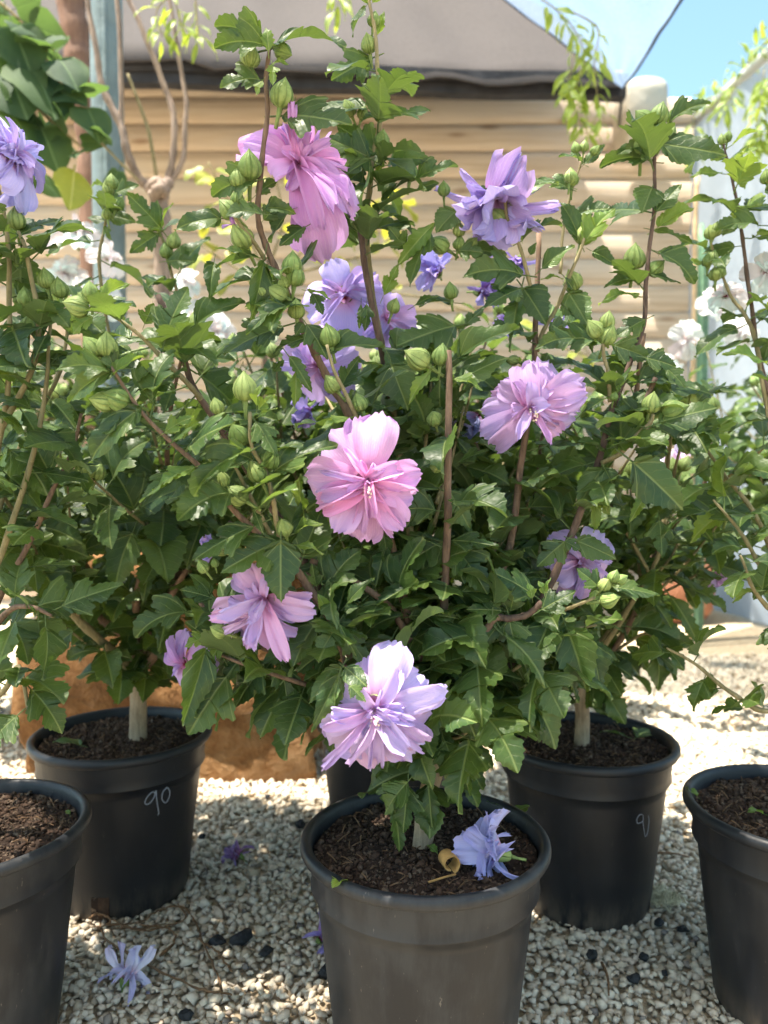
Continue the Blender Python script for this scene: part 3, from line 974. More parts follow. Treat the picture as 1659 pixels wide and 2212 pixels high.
KEEP = []                                                 # flower discs that filler leaves must not cover: (x, y, r, Y)
class Shrub:
    def __init__(s, name, base, label, group=None, seed=1):
        s.o = empty(name, tuple(base))
        s.base = Vector(base)
        s.inv = Matrix.Translation(-s.base)
        tag(s.o, label, 'shrub', group)
        s.leaves = []
        s.r = random.Random(seed)
    def branch(s, pts, r0, r1, mat='bark', name='branch', n=8, sub=6, wob=0.0014):
        P = spline(pts, sub)
        m = len(P) - 1
        Q, RR = [], []
        for i, p in enumerate(P):
            t = i / m
            j = Vector((noise.noise(p * 22), noise.noise(p * 22 + Vector((7, 0, 0))), 0)) * wob * (0 if i in (0,) else 1)
            Q.append(p + j - s.base)
            knob = 1 + 0.22 * max(0, math.sin(i * 2.1 + r0 * 9000)) ** 6
            RR.append((r0 + (r1 - r0) * t) * knob * .84)
        mb = MB(); mb.tube(Q, RR, n, jit=0.05)
        mb.build(name, M[mat], s.o)
        return [q + s.base for q in Q]
    def leaf(s, b, t, n, kind='flat', w=1.0, prio=0, idx=None):
        """b, t world points of leaf base and tip"""
        d = Vector(t) - Vector(b)
        L = d.length
        if L < 1e-4: return
        ms = LEAF[kind]
        me = ms[s.r.randrange(len(ms)) if idx is None else idx % len(ms)]
        s.leaves.append((prio * 10 + L / max(.3, (Vector(b) - CAMP).length), me, basis(Vector(b) - s.base, d, n, L * w, L, L)))
    def leaf_px(s, bx, by, tx, ty, Y, kind='flat', w=1.0, dy=None, prio=1):
        B = U(bx, by, Y)
        px = math.hypot(tx - bx, ty - by)
        if dy is None: dy = s.r.uniform(-.45, .1)
        T = U(tx, ty, Y + dy * px / FPX * Y)
        toc = (CAMP - B).normalized()
        n = toc * s.r.uniform(.55, .9) + Vector((0, 0, 1)) * s.r.uniform(.35, .8) + Vector((s.r.uniform(-.35, .35), 0, 0))
        s.leaf(B, T, n, kind, w, prio)
    def bud(s, p, axis, L, purple=False):
        o = link('bud', BUD[s.r.randrange(len(BUD))], s.o)
        z = Vector(axis).normalized()
        m = basis(Vector(p) - s.base - z * L * .5, z.orthogonal(), z, L, L, L)
        o.matrix_local = m @ Matrix.Rotation(s.r.uniform(0, 6.28), 4, 'Z')
        if purple:
            for k in range(3):
                pt = link('petal', PET['strap'][k], o)
                pt.color = (.34, .05, .30, 1)
                pt.matrix_local = Matrix.Translation((0, 0, .5)) @ Matrix.Rotation(k * 2.1, 4, 'Z') @ Matrix.Rotation(1.2, 4, 'X') @ Matrix.Scale(.75, 4)
        return o
    def bud_px(s, x, y, px, Y, ax=(0, 1, 0), purple=False):
        L = px / FPX * Y
        a = Vector((ax[0], -ax[2], ax[1])) if len(ax) == 3 else Vector((ax[0], 0, ax[1]))
        a = a + Vector((s.r.uniform(-.15, .15), s.r.uniform(-.2, .1), s.r.uniform(-.1, .1)))
        return s.bud(U(x, y, Y), a, L * 1.02, purple)
    def flower(s, p, face, rad, tint, n_in=22, seed=0, white=False, style='open', stamens=True, roll=None, label=None, spread=1.0):
        r = random.Random(seed)
        f = link('flower', CALYX, s.o)
        z = Vector(face).normalized()
        m = basis(Vector(p) - s.base, z.orthogonal(), z, rad, rad, rad)
        f.matrix_local = m @ Matrix.Rotation(r.uniform(0, 6.28) if roll is None else roll, 4, 'Z')
        if label: f['label'] = label
        w = 'w' if white else ''
        def pet(me, az, tilt, sc, zoff, sx=1.0, tb=None):
            o = link('petal', me, f)
            o.matrix_local = Matrix.Translation((0, 0, zoff)) @ Matrix.Rotation(az, 4, 'Z') @ Matrix.Rotation(tilt, 4, 'X') @ Matrix.Diagonal((sc * sx, sc, sc, 1))
            k = r.uniform(.80, 1.12); lil = r.random()
            b = tb or tint
            o.color = (min(1, b[0] * k * (1.06 - .20 * lil)), min(1, b[1] * k * (.90 + .20 * lil)), min(1, b[2] * k * (.95 + .14 * lil)), 1)
        if style == 'wilt':
            for k in range(7):
                pet(r.choice(PET['wilt' + w]), k * 2 * math.pi / 7 + r.uniform(-.2, .2), r.uniform(-.1, .45) * spread, r.uniform(.8, 1.1), r.uniform(0, .06), r.uniform(.8, 1.3))
            for k in range(n_in):
                pet(r.choice(PET['strap' + w]), r.uniform(0, 6.28), r.uniform(0, .6), r.uniform(.7, 1.05), .05)
        else:
            for k in range(5):
                pet(PET['outer' + w][(k + seed) % 7], k * 2 * math.pi / 5 + r.uniform(-.2, .2), r.uniform(-.25, .06) * spread, r.uniform(.88, 1.10), .012 * (k % 3), r.uniform(.85, 1.1))
            for k in range(n_in):
                q = k / max(1, n_in - 1)
                az = r.uniform(0, 6.283) if k % 3 else k * 2.39996
                small = r.random() < (.20 + .35 * q)
                L = (.98 - .58 * q) * r.uniform(.78, 1.08)
                pet(r.choice(PET[('strap' if small else 'inner') + w]), az, -.22 + q * .95 + r.uniform(-.22, .30), L, .02 + .05 * q, r.uniform(.75, 1.25) * (1 + .45 * q))
        if stamens:
            o = link('stamen_column', STAMEN, f)
            o.matrix_local = Matrix.Rotation(r.uniform(-.2, .3), 4, 'X') @ Matrix.Scale(1.0, 4)
        return f
    def flower_px(s, x, y, Y, face, px, tint, **k):
        f = Vector((face[0], -face[2], face[1]))
        KEEP.append((x + face[0] * px * .4, y - face[1] * px * .4, px * 0.95, Y))
        return s.flower(U(x, y, Y), f, px / FPX * Y, tint, **k)
    def flower_spec(s, x, y, Y, face, unit, tint, petals, seed=0, label=None, stamens=True, extra=8):
        """a flower laid out petal by petal: (clock angle from top, length, width, layer); unit = photo px per length unit"""
        r = random.Random(seed)
        rad = 700 * unit / FPX * Y
        KEEP.append((x, y, 640 * unit, Y))
        f = link('flower', CALYX, s.o)
        z = Vector((face[0], -face[2], face[1])).normalized()
        up = Vector((0, 0, 1)); yv = (up - z * up.dot(z)).normalized()
        f.matrix_local = basis(U(x, y, Y) - s.base, yv, z, rad, rad, rad)
        if label: f['label'] = label
        for (az, ln, wd, lay) in petals:
            L = ln / 700 * (1.03 if lay == 'o' else 1.14)
            ar = wd / ln
            if lay == 'o':
                me, sx, tilt, zo = r.choice(PET['outer']), ar / .80, r.uniform(-.28, -.02), r.uniform(0, .02)
            elif ar > .24:
                me, sx, tilt, zo = r.choice(PET['inner']), ar / .40, (r.uniform(.10, .42) if lay == 'm' else r.uniform(.45, .9)), .05
            else:
                me, sx, tilt, zo = r.choice(PET['strap']), ar / .20, (r.uniform(.12, .50) if lay == 'm' else r.uniform(.5, 1.0)), .06
            o = link('petal', me, f)
            o.matrix_local = Matrix.Translation((0, 0, zo)) @ Matrix.Rotation(-R(az) + r.uniform(-.05, .05), 4, 'Z') @ Matrix.Rotation(tilt, 4, 'X') @ Matrix.Rotation(r.uniform(-.3, .3) if lay != 'o' else r.uniform(-.12, .12), 4, 'Y') @ Matrix.Diagonal((L * max(.6, min(1.9, sx)), L, L, 1))
            k = r.uniform(.84, 1.10); lil = r.random()
            o.color = (min(1, tint[0] * k * (1.06 - .20 * lil)), min(1, tint[1] * k * (.90 + .20 * lil)), min(1, tint[2] * k * (.95 + .14 * lil)), 1)
        for k in range(extra):
            o = link('petal', r.choice(PET['strap' if k % 2 else 'inner']), f)
            L = r.uniform(.28, .5)
            o.matrix_local = Matrix.Translation((0, 0, .06)) @ Matrix.Rotation(r.uniform(0, 6.28), 4, 'Z') @ Matrix.Rotation(r.uniform(.3, 1.0), 4, 'X') @ Matrix.Diagonal((L * 1.3, L, L, 1))
            o.color = (tint[0], tint[1], min(1, tint[2] * 1.05), 1)
        if stamens:
            o = link('stamen_column', STAMEN, f)
            o.matrix_local = Matrix.Rotation(r.uniform(.1, .5), 4, 'X') @ Matrix.Scale(.95, 4)
        return f
    def fill(s, path, t0, t1, n, size=(.04, .07), kinds=('flat', 'arch', 'hang'), prio=0, clip=True, droop=.2, spread=.85, minY=None):
        """leaves at nodes along a branch"""
        r = s.r
        m = len(path) - 1
        ph = r.uniform(0, 6.28)
        for i in range(n):
            t = t0 + (t1 - t0) * (i + r.uniform(-.35, .35) + .5) / n
            k = max(0, min(m - 1, int(t * m)))
            p = path[k].lerp(path[k + 1], max(0, min(1, t * m - k)))
            tau = (path[k + 1] - path[k]).normalized()
            ph += 2.4 + r.uniform(-.5, .5)
            a = tau.orthogonal().normalized()
            o = a * math.cos(ph) + tau.cross(a) * math.sin(ph)
            d = (o * spread + tau * r.uniform(.1, .55) + Vector((0, 0, -droop + r.uniform(-.3, .2)))).normalized()
            L = r.uniform(*size)
            kind = r.choice(kinds)
            if kind == 'hang': d = (d + Vector((0, 0, -.8))).normalized()
            b = p + d * L * .27
            tp = b + d * L
            if clip:
                bad = False
                for q in (b, b.lerp(tp, .5), tp):
                    x, y, z = proj(q)
                    if q.y < 0.45: bad = True
                    for (fx, fy, fr, fY) in KEEP:
                        if q.y < fY + .05 and (x - fx) ** 2 + (y - fy) ** 2 < (fr * 1.08) ** 2: bad = True
                if bad: continue
            toc = (CAMP - b).normalized()
            jn = .9 if kind == 'heart' else .4
            nrm = Vector((0, 0, 1)) * r.uniform(.5, 1) + toc * r.uniform(.1, .8) + tau * .25 + Vector((r.uniform(-jn, jn), r.uniform(-jn, jn), 0))
            s.leaf(b, tp, nrm, kind, r.uniform(.9, 1.12), prio)
    def finish(s, limit=295):
        s.leaves.sort(key=lambda a: -a[0])
        for (_, me, m) in s.leaves[:limit]:
            o = link('leaf', me, s.o)
            o.matrix_local = m
        rest = s.leaves[limit:]
        if rest:
            cache = {}
            VV, FF, UU, off = [], [], [], 0
            for (_, me, m) in rest:
                if me.name not in cache:
                    v = np.zeros(len(me.vertices) * 3, dtype=np.float32); me.vertices.foreach_get('co', v)
                    f = [tuple(p.vertices) for p in me.polygons]
                    li = np.zeros(len(me.loops), dtype=np.int32); me.loops.foreach_get('vertex_index', li)
                    uv = np.zeros(len(me.loops) * 2, dtype=np.float32); me.uv_layers[0].data.foreach_get('uv', uv)
                    vu = np.zeros((len(me.vertices), 2), dtype=np.float32); vu[li] = uv.reshape(-1, 2)
                    cache[me.name] = (v.reshape(-1, 3), np.array(f, dtype=np.int32), vu)
                v, f, vu = cache[me.name]
                mm = np.array(m, dtype=np.float32)
                VV.append(v @ mm[:3, :3].T + mm[:3, 3]); FF.append(f + off); UU.append(vu); off += len(v)
            me = pmesh('inner_leaves', np.concatenate(VV), np.concatenate(FF).tolist(), M['leaf'], True, np.concatenate(UU))
            o = link('inner_leaves', me, s.o)
            tag(o, kind='stuff')
        return len(s.leaves)

PINK, LILAC, PURPLE, BLUE, WHITE = (.74, .37, .66), (.66, .47, .76), (.44, .31, .72), (.40, .40, .74), (.74, .73, .72)

SOILZ = POTH - 0.018
# ---- the front shrub
Fb = (POTS['front'][0], POTS['front'][1], SOILZ)
F_ = Shrub('hibiscus_shrub', Fb, 'rose of sharon shrub with open pink double flowers in the pot holding a fallen bloom', 'potted hibiscus shrubs', 21)
def px(pts):
    return [U(*p) for p in pts]
# flowers first (their discs keep filler leaves away)
F_.flower_spec(796, 1038, .745, (-.04, -.10, .98), .1819, (.80, .36, .62), [(11, 790, 470, 'o'), (-11, 770, 380, 'o'), (-40, 745, 400, 'o'), (-82, 710, 440, 'o'), (-113, 640, 300, 'o'), (184, 790, 450, 'o'), (145, 670, 350, 'o'), (80, 600, 330, 'o'), (210, 690, 230, 'o'), (113, 520, 280, 'm'), (204, 500, 170, 'm'), (188, 560, 150, 'm'), (156, 665, 200, 'm'), (233, 600, 180, 'm'), (252, 540, 190, 'm'), (270, 440, 200, 'm'), (285, 500, 70, 'm'), (325, 430, 140, 'm'), (62, 390, 190, 'm'), (101, 410, 200, 'm'), (140, 300, 170, 'i'), (172, 420, 140, 'i'), (220, 380, 140, 'i'), (345, 240, 160, 'i'), (20, 220, 150, 'i'), (90, 260, 150, 'i')], 3, 'fully open pink flower facing out from the middle of the shrub')
F_.flower_spec(812, 1525, .720, (-.04, -.10, .98), .205, (.72, .49, .77), [(17, 690, 400, 'o'), (-19, 540, 260, 'o'), (-63, 440, 280, 'o'), (63, 590, 360, 'o'), (81, 740, 330, 'o'), (103, 700, 350, 'o'), (135, 735, 350, 'o'), (150, 790, 320, 'o'), (181, 880, 430, 'o'), (219, 780, 470, 'o'), (248, 650, 230, 'o'), (198, 640, 230, 'm'), (180, 630, 170, 'm'), (150, 590, 190, 'm'), (224, 710, 130, 'm'), (207, 290, 120, 'i'), (175, 370, 140, 'i'), (100, 400, 120, 'i'), (79, 290, 150, 'i'), (139, 500, 210, 'm'), (266, 430, 150, 'm'), (199, 560, 130, 'i'), (127, 630, 210, 'm'), (35, 430, 150, 'm'), (250, 520, 120, 'm')], 8, 'large pale lilac flower hanging over the pot rim')
F_.flower_spec(1147, 880, .860, (-.04, -.14, .97), .1653, (.72, .41, .70), [(30, 800, 380, 'o'), (12, 600, 430, 'o'), (-14, 500, 430, 'm'), (-54, 500, 290, 'o'), (-73, 540, 270, 'o'), (265, 630, 260, 'o'), (239, 710, 290, 'o'), (219, 650, 260, 'm'), (204, 520, 240, 'm'), (196, 570, 110, 'm'), (159, 530, 70, 'm'), (160, 280, 110, 'i'), (131, 540, 190, 'o'), (129, 400, 140, 'm'), (105, 470, 190, 'm'), (75, 705, 280, 'o'), (62, 760, 240, 'o'), (103, 690, 210, 'o'), (35, 360, 250, 'm'), (275, 240, 150, 'i'), (74, 310, 200, 'i'), (79, 470, 260, 'm'), (-35, 380, 220, 'm'), (-5, 320, 200, 'i')], 5, 'lilac pink flower facing out in front of the long brown stems')
F_.flower_spec(572, 1288, .765, (-.08, -.28, .93), .1653, (.80, .47, .73), [(266, 670, 150, 'm'), (259, 650, 150, 'm'), (251, 740, 230, 'o'), (243, 520, 190, 'm'), (223, 510, 140, 'm'), (217, 650, 170, 'm'), (202, 520, 210, 'm'), (193, 605, 130, 'm'), (183, 700, 210, 'o'), (170, 570, 210, 'm'), (150, 625, 130, 'm'), (155, 780, 180, 'm'), (149, 805, 260, 'o'), (129, 470, 150, 'm'), (103, 675, 320, 'o'), (90, 590, 300, 'o'), (300, 500, 200, 'o'), (317, 520, 240, 'o'), (338, 450, 230, 'o'), (311, 260, 160, 'i'), (178, 260, 150, 'i'), (230, 360, 130, 'i'), (140, 330, 130, 'i'), (205, 650, 200, 'o'), (232, 640, 200, 'o'), (272, 420, 110, 'i'), (196, 560, 120, 'm'), (240, 600, 140, 'm'), (228, 480, 100, 'i'), (160, 520, 120, 'i'), (212, 580, 130, 'm'), (175, 640, 130, 'm'), (262, 520, 120, 'i'), (140, 560, 140, 'm'), (188, 420, 110, 'i')], 11, 'nodding pink flower partly under a large leaf', stamens=False)
F_.flower_spec(643, 362, .830, (.22, .12, .92), .1819, (.82, .34, .69), [(-30, 610, 320, 'o'), (-58, 600, 420, 'o'), (307, 840, 260, 'o'), (293, 640, 260, 'o'), (346, 520, 170, 'm'), (358, 575, 130, 'm'), (16, 510, 200, 'm'), (41, 580, 140, 'm'), (74, 510, 200, 'm'), (90, 520, 100, 'm'), (104, 650, 230, 'o'), (116, 800, 280, 'o'), (138, 785, 130, 'm'), (155, 1040, 190, 'o'), (162, 960, 170, 'o'), (163, 700, 190, 'm'), (148, 860, 150, 'm'), (158, 900, 150, 'm'), (157, 360, 250, 'i'), (236, 330, 220, 'm'), (200, 330, 180, 'i'), (330, 420, 150, 'i'), (5, 420, 150, 'i'), (60, 420, 150, 'i'), (125, 520, 220, 'm'), (170, 720, 170, 'o'), (30, 400, 160, 'm'), (-15, 500, 180, 'm')], 15, 'bright pink flower near the top, seen from its side', stamens=False)
F_.flower_px(1072, 425, .945, (-.05, -.50, .60), 128, (.54, .40, .76), seed=17, n_in=20, style='wilt', stamens=False, label='crumpled violet flower')
F_.flower_px(478, 1192, .80, (-.8, .3, .3), 52, (.50, .30, .66), seed=19, n_in=6, style='wilt', stamens=False)
F_.flower_px(1250, 1215, .93, (.15, .25, .7), 88, (.66, .42, .72), seed=23, n_in=14, stamens=False)
F_.flower_px(402, 1432, .86, (-.55, -.1, .6), 78, (.52, .30, .66), seed=27, n_in=8, stamens=False)
F_.flower_px(1120, 560, 1.02, (-.2, -.5, .5), 44, (.46, .33, .74), seed=29, n_in=4, style='wilt', stamens=False)

for (x, y, r_, Y) in ((745, 640, 75, 1.0), (690, 790, 70, 1.0), (1035, 630, 36, 1.1), (945, 590, 38, 1.1), (1035, 895, 44, 1.0), (830, 690, 50, 1.05), (670, 880, 36, 1.05)):
    KEEP.append((x, y, r_, Y))
T0 = (948, 1640, .872)
trunk = F_.branch([Vector(Fb) + Vector((-.005, 0, -.02)), U(925, 1720, .868), U(948, 1640, .872), U(962, 1560, .875)], .0145, .0105, 'bark_pale', 'trunk', 12)
BR = {}
def br(key, pts, r0, r1, mat='bark', **k):
    BR[key] = F_.branch(px(pts), r0, r1, mat, **k)
br('b1', [(955, 1600, .872), (962, 1500, .86), (958, 1360, .845), (966, 1150, .835), (968, 1000, .83), (969, 757, .83)], .0066, .0040)
br('b2', [(950, 1620, .872), (1004, 1542, .87), (1062, 1484, .87), (1112, 1419, .88), (1165, 1310, .89), (1225, 1180, .90), (1259, 1090, .905), (1291, 1005, .91), (1319, 898, .92), (1349, 818, .93), (1390, 699, .94), (1396, 592, .945), (1412, 455, .95), (1414, 348, .95), (1417, 285, .95)], .0072, .0022, 'bark_dark')
br('b3', [(960, 1580, .875), (1000, 1450, .89), (1050, 1330, .905), (1075, 1252, .91), (1107, 1154, .92), (1125, 1000, .935), (1150, 850, .945), (1157, 700, .95), (1164, 503, .955)], .0070, .0036)
br('b3a', [(1160, 760, .95), (1172, 719, .945), (1204, 661, .94), (1244, 566, .935), (1263, 515, .935)], .0034, .0020, 'twig')
br('b3b', [(1155, 665, .95), (1142, 599, .935), (1124, 536, .925), (1099, 479, .92), (1093, 441, .92), (1097, 405, .92)], .0030, .0018, 'twig')
br('b3c', [(1210, 590, .97), (1218, 480, .99), (1240, 400, .99), (1258, 345, .99)], .0026, .0014, 'twig')
br('b4a', [(1300, 1000, .905), (1339, 980, .89), (1374, 940, .88), (1404, 915, .875), (1412, 895, .875)], .0036, .0026, 'twig')
br('b4b', [(1318, 868, .90), (1314, 806, .89), (1304, 768, .885), (1302, 725, .885)], .0030, .0022, 'twig')
br('b4s', [(1375, 925, .90), (1394, 868, .90), (1417, 816, .90)], .0042, .0034, 'bark_dark')
br('b4c', [(1362, 920, .96), (1377, 830, .965), (1390, 720, .96)], .0040, .0034)
br('b5', [(950, 1580, .88), (930, 1450, .90), (900, 1250, .93), (865, 1000, .95), (835, 800, .95), (805, 640, .94), (790, 500, .925), (800, 400, .915), (805, 342, .91), (820, 262, .905), (817, 175, .90), (812, 75, .90), (798, 10, .90), (790, -45, .90)], .0066, .0016, 'twig')
br('b6', [(845, 860, .945), (820, 730, .93), (800, 640, .92), (785, 560, .915), (775, 457, .91)], .0050, .0040, 'bark_dark')
br('b7', [(945, 1590, .88), (900, 1420, .87), (850, 1200, .86), (790, 1000, .85), (755, 900, .845), (710, 823, .84), (665, 733, .835), (622, 635, .83), (580, 545, .825), (557, 462, .82), (566, 362, .815), (577, 250, .81), (575, 175, .81), (581, 108, .81)], .0062, .0022, 'bark')
br('b7a', [(572, 560, .825), (545, 520, .805), (515, 482, .795), (498, 455, .79)], .0028, .0018, 'twig')
br('b7b', [(785, 935, .83), (765, 893, .80), (740, 840, .79), (722, 803, .785), (707, 745, .785)], .0030, .0018, 'twig')
br('b8', [(720, 1330, .85), (640, 1180, .84), (530, 1010, .83), (470, 913, .825), (415, 833, .82), (390, 748, .82), (340, 637, .82)], .0052, .0036, 'bark_dark')
br('b8a', [(440, 870, .825), (400, 823, .80), (350, 773, .78), (300, 723, .77), (215, 660, .765)], .0034, .0018, 'twig')
br('b9', [(950, 1630, .872), (830, 1500, .84), (740, 1390, .81), (716, 1340, .80), (671, 1275, .785), (629, 1219, .775), (585, 1180, .765), (544, 1141, .755), (499, 1095, .745), (435, 1013, .735), (375, 958, .73), (300, 883, .725), (240, 790, .72)], .0068, .0018, 'bark')
br('b9s', [(570, 1170, .765), (546, 1155, .765), (491, 1130, .765)], .0040, .0036, 'bark_dark')
br('b9a', [(590, 1165, .765), (556, 1100, .755), (525, 1040, .745), (505, 1000, .74)], .0028, .0018, 'twig')
br('b9b', [(612, 1200, .77), (596, 1117, .75), (590, 1080, .745), (575, 1020, .74), (545, 965, .735), (540, 890, .735)], .0032, .0020, 'twig')
br('b10', [(945, 1570, .875), (910, 1430, .85), (862, 1340, .83), (829, 1299, .82), (741, 1240, .81), (671, 1210, .80)], .0054, .0036)
br('b11', [(935, 1620, .87), (800, 1520, .86), (690, 1450, .85), (614, 1417, .845), (500, 1370, .85), (432, 1302, .85)], .0050, .0026)
br('b12', [(940, 1640, .87), (850, 1560, .85), (720, 1500, .83), (546, 1442, .82), (470, 1412, .83)], .0044, .0020)
br('b13', [(1150, 1340, .885), (1180, 1326, .86), (1210, 1320, .84), (1244, 1308, .825), (1285, 1290, .82)], .0032, .0018, 'twig')
br('b13s', [(1075, 1332, .83), (1100, 1336, .825), (1140, 1328, .825), (1172, 1301, .825)], .0046, .0036, 'bark_dark')
br('b14', [(950, 1640, .87), (900, 1560, .80), (850, 1440, .77), (800, 1400, .765)], .0040, .0020)
br('b15', [(960, 1590, .88), (1010, 1500, .86), (1020, 1420, .83), (1060, 1345, .825), (1078, 1332, .828)], .0046, .0040)
br('b16', [(716, 1340, .80), (735, 1400, .785), (745, 1440, .775)], .0030, .0022)

# traced leaves: (crop key) -> offset and scale of that crop
CR = {'T': (414.7, 0, .25), 'C': (829.5, 329.2, .25), 'M': (414.7, 553, .25), 'R': (1152, 164.6, .3055), 'L': (0, 164.6, .25), 'B': (829.5, 1042.3, .25), 'D': (384, 1042.3, .25), 'E': (1244.2, 768, .25)}
def cx(k, x, y):
    a, b, s = CR[k]
    return a + x * s, b + y * s
def trace(sh, k, Y, rows):
    for row in rows:
        bx, by, tx, ty = row[:4]
        kind = {'f': 'flat', 'a': 'arch', 'h': 'hang', 'y': 'young'}[row[4] if len(row) > 4 else 'f']
        w = row[5] if len(row) > 5 else 1.0
        yy = Y + (row[6] if len(row) > 6 else 0) + sh.r.uniform(-.012, .012)
        a, b = cx(k, bx, by), cx(k, tx, ty)
        sh.leaf_px(a[0], a[1], b[0], b[1], yy, kind, w)
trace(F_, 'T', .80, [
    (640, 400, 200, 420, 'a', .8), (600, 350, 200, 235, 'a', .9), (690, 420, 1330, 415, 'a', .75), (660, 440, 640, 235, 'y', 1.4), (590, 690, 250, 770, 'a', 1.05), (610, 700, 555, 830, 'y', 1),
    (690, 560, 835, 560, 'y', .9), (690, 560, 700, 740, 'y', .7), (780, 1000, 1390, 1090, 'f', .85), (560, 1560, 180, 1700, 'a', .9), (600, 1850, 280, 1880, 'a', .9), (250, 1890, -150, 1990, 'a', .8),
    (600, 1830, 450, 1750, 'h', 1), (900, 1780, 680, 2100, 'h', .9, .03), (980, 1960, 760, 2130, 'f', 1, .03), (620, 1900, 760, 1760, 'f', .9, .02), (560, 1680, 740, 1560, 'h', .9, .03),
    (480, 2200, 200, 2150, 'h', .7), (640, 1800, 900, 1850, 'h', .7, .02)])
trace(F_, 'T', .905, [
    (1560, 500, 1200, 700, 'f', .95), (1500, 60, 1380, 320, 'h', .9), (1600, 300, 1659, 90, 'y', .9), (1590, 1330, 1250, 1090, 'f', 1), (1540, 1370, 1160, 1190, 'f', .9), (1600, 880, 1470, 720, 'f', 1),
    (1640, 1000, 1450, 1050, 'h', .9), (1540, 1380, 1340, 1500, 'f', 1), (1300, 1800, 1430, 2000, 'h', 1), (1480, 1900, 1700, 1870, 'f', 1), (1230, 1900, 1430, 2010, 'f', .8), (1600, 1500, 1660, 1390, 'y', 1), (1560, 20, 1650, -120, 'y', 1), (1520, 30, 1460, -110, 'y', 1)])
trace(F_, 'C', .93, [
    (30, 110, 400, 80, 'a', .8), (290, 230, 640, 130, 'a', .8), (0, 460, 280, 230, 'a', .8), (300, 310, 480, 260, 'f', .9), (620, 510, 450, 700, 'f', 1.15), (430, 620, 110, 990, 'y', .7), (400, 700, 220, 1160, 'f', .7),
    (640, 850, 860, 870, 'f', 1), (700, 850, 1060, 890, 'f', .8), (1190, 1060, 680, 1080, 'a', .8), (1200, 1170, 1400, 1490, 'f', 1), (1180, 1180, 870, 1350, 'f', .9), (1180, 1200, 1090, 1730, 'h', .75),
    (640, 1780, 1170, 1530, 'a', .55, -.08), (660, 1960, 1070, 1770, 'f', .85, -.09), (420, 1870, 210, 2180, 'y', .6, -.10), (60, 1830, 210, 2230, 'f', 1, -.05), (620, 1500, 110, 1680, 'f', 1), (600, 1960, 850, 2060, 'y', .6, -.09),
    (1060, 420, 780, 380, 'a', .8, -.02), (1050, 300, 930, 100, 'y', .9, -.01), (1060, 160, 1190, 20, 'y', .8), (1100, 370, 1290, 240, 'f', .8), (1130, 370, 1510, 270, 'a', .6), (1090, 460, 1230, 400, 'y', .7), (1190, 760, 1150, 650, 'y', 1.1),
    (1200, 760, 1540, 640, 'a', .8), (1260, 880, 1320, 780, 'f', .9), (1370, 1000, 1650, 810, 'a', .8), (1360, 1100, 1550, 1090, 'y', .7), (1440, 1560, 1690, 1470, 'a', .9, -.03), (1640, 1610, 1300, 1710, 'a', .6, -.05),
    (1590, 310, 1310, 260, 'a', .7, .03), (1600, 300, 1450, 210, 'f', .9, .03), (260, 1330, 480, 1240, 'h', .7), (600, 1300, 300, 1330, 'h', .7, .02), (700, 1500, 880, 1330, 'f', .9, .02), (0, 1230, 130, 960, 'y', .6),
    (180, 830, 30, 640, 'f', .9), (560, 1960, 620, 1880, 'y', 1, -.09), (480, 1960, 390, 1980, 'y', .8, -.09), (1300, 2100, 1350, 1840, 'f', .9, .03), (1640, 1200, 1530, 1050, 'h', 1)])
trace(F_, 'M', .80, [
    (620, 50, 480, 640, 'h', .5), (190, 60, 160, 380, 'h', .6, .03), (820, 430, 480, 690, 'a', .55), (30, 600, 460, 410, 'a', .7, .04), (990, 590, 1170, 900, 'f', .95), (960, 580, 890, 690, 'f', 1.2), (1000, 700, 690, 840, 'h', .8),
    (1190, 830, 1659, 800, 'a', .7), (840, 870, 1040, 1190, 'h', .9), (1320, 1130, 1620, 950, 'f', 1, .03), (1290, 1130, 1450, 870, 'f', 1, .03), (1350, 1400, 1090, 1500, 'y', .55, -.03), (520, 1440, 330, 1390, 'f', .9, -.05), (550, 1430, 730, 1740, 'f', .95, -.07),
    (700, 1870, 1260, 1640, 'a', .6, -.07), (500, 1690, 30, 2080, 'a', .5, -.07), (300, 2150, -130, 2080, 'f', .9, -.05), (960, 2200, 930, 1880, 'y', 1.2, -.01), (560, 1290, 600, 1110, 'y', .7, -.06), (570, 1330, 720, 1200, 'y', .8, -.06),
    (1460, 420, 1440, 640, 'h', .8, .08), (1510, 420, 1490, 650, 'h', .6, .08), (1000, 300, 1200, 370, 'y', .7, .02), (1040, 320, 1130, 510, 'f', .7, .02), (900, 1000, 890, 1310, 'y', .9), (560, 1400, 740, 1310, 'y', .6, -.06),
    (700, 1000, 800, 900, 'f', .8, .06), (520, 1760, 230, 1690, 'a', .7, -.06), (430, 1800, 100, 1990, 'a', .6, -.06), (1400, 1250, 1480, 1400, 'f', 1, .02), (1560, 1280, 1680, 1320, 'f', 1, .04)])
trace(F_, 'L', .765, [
    (860, 1940, 1120, 1790, 'y', .7), (870, 1960, 1180, 2000, 'f', .8), (800, 2080, 630, 2230, 'y', .9), (1250, 2140, 1330, 1960, 'f', .9, .06), (1320, 2080, 1640, 2200, 'f', .7, .05), (840, 1930, 820, 1800, 'y', .9)])
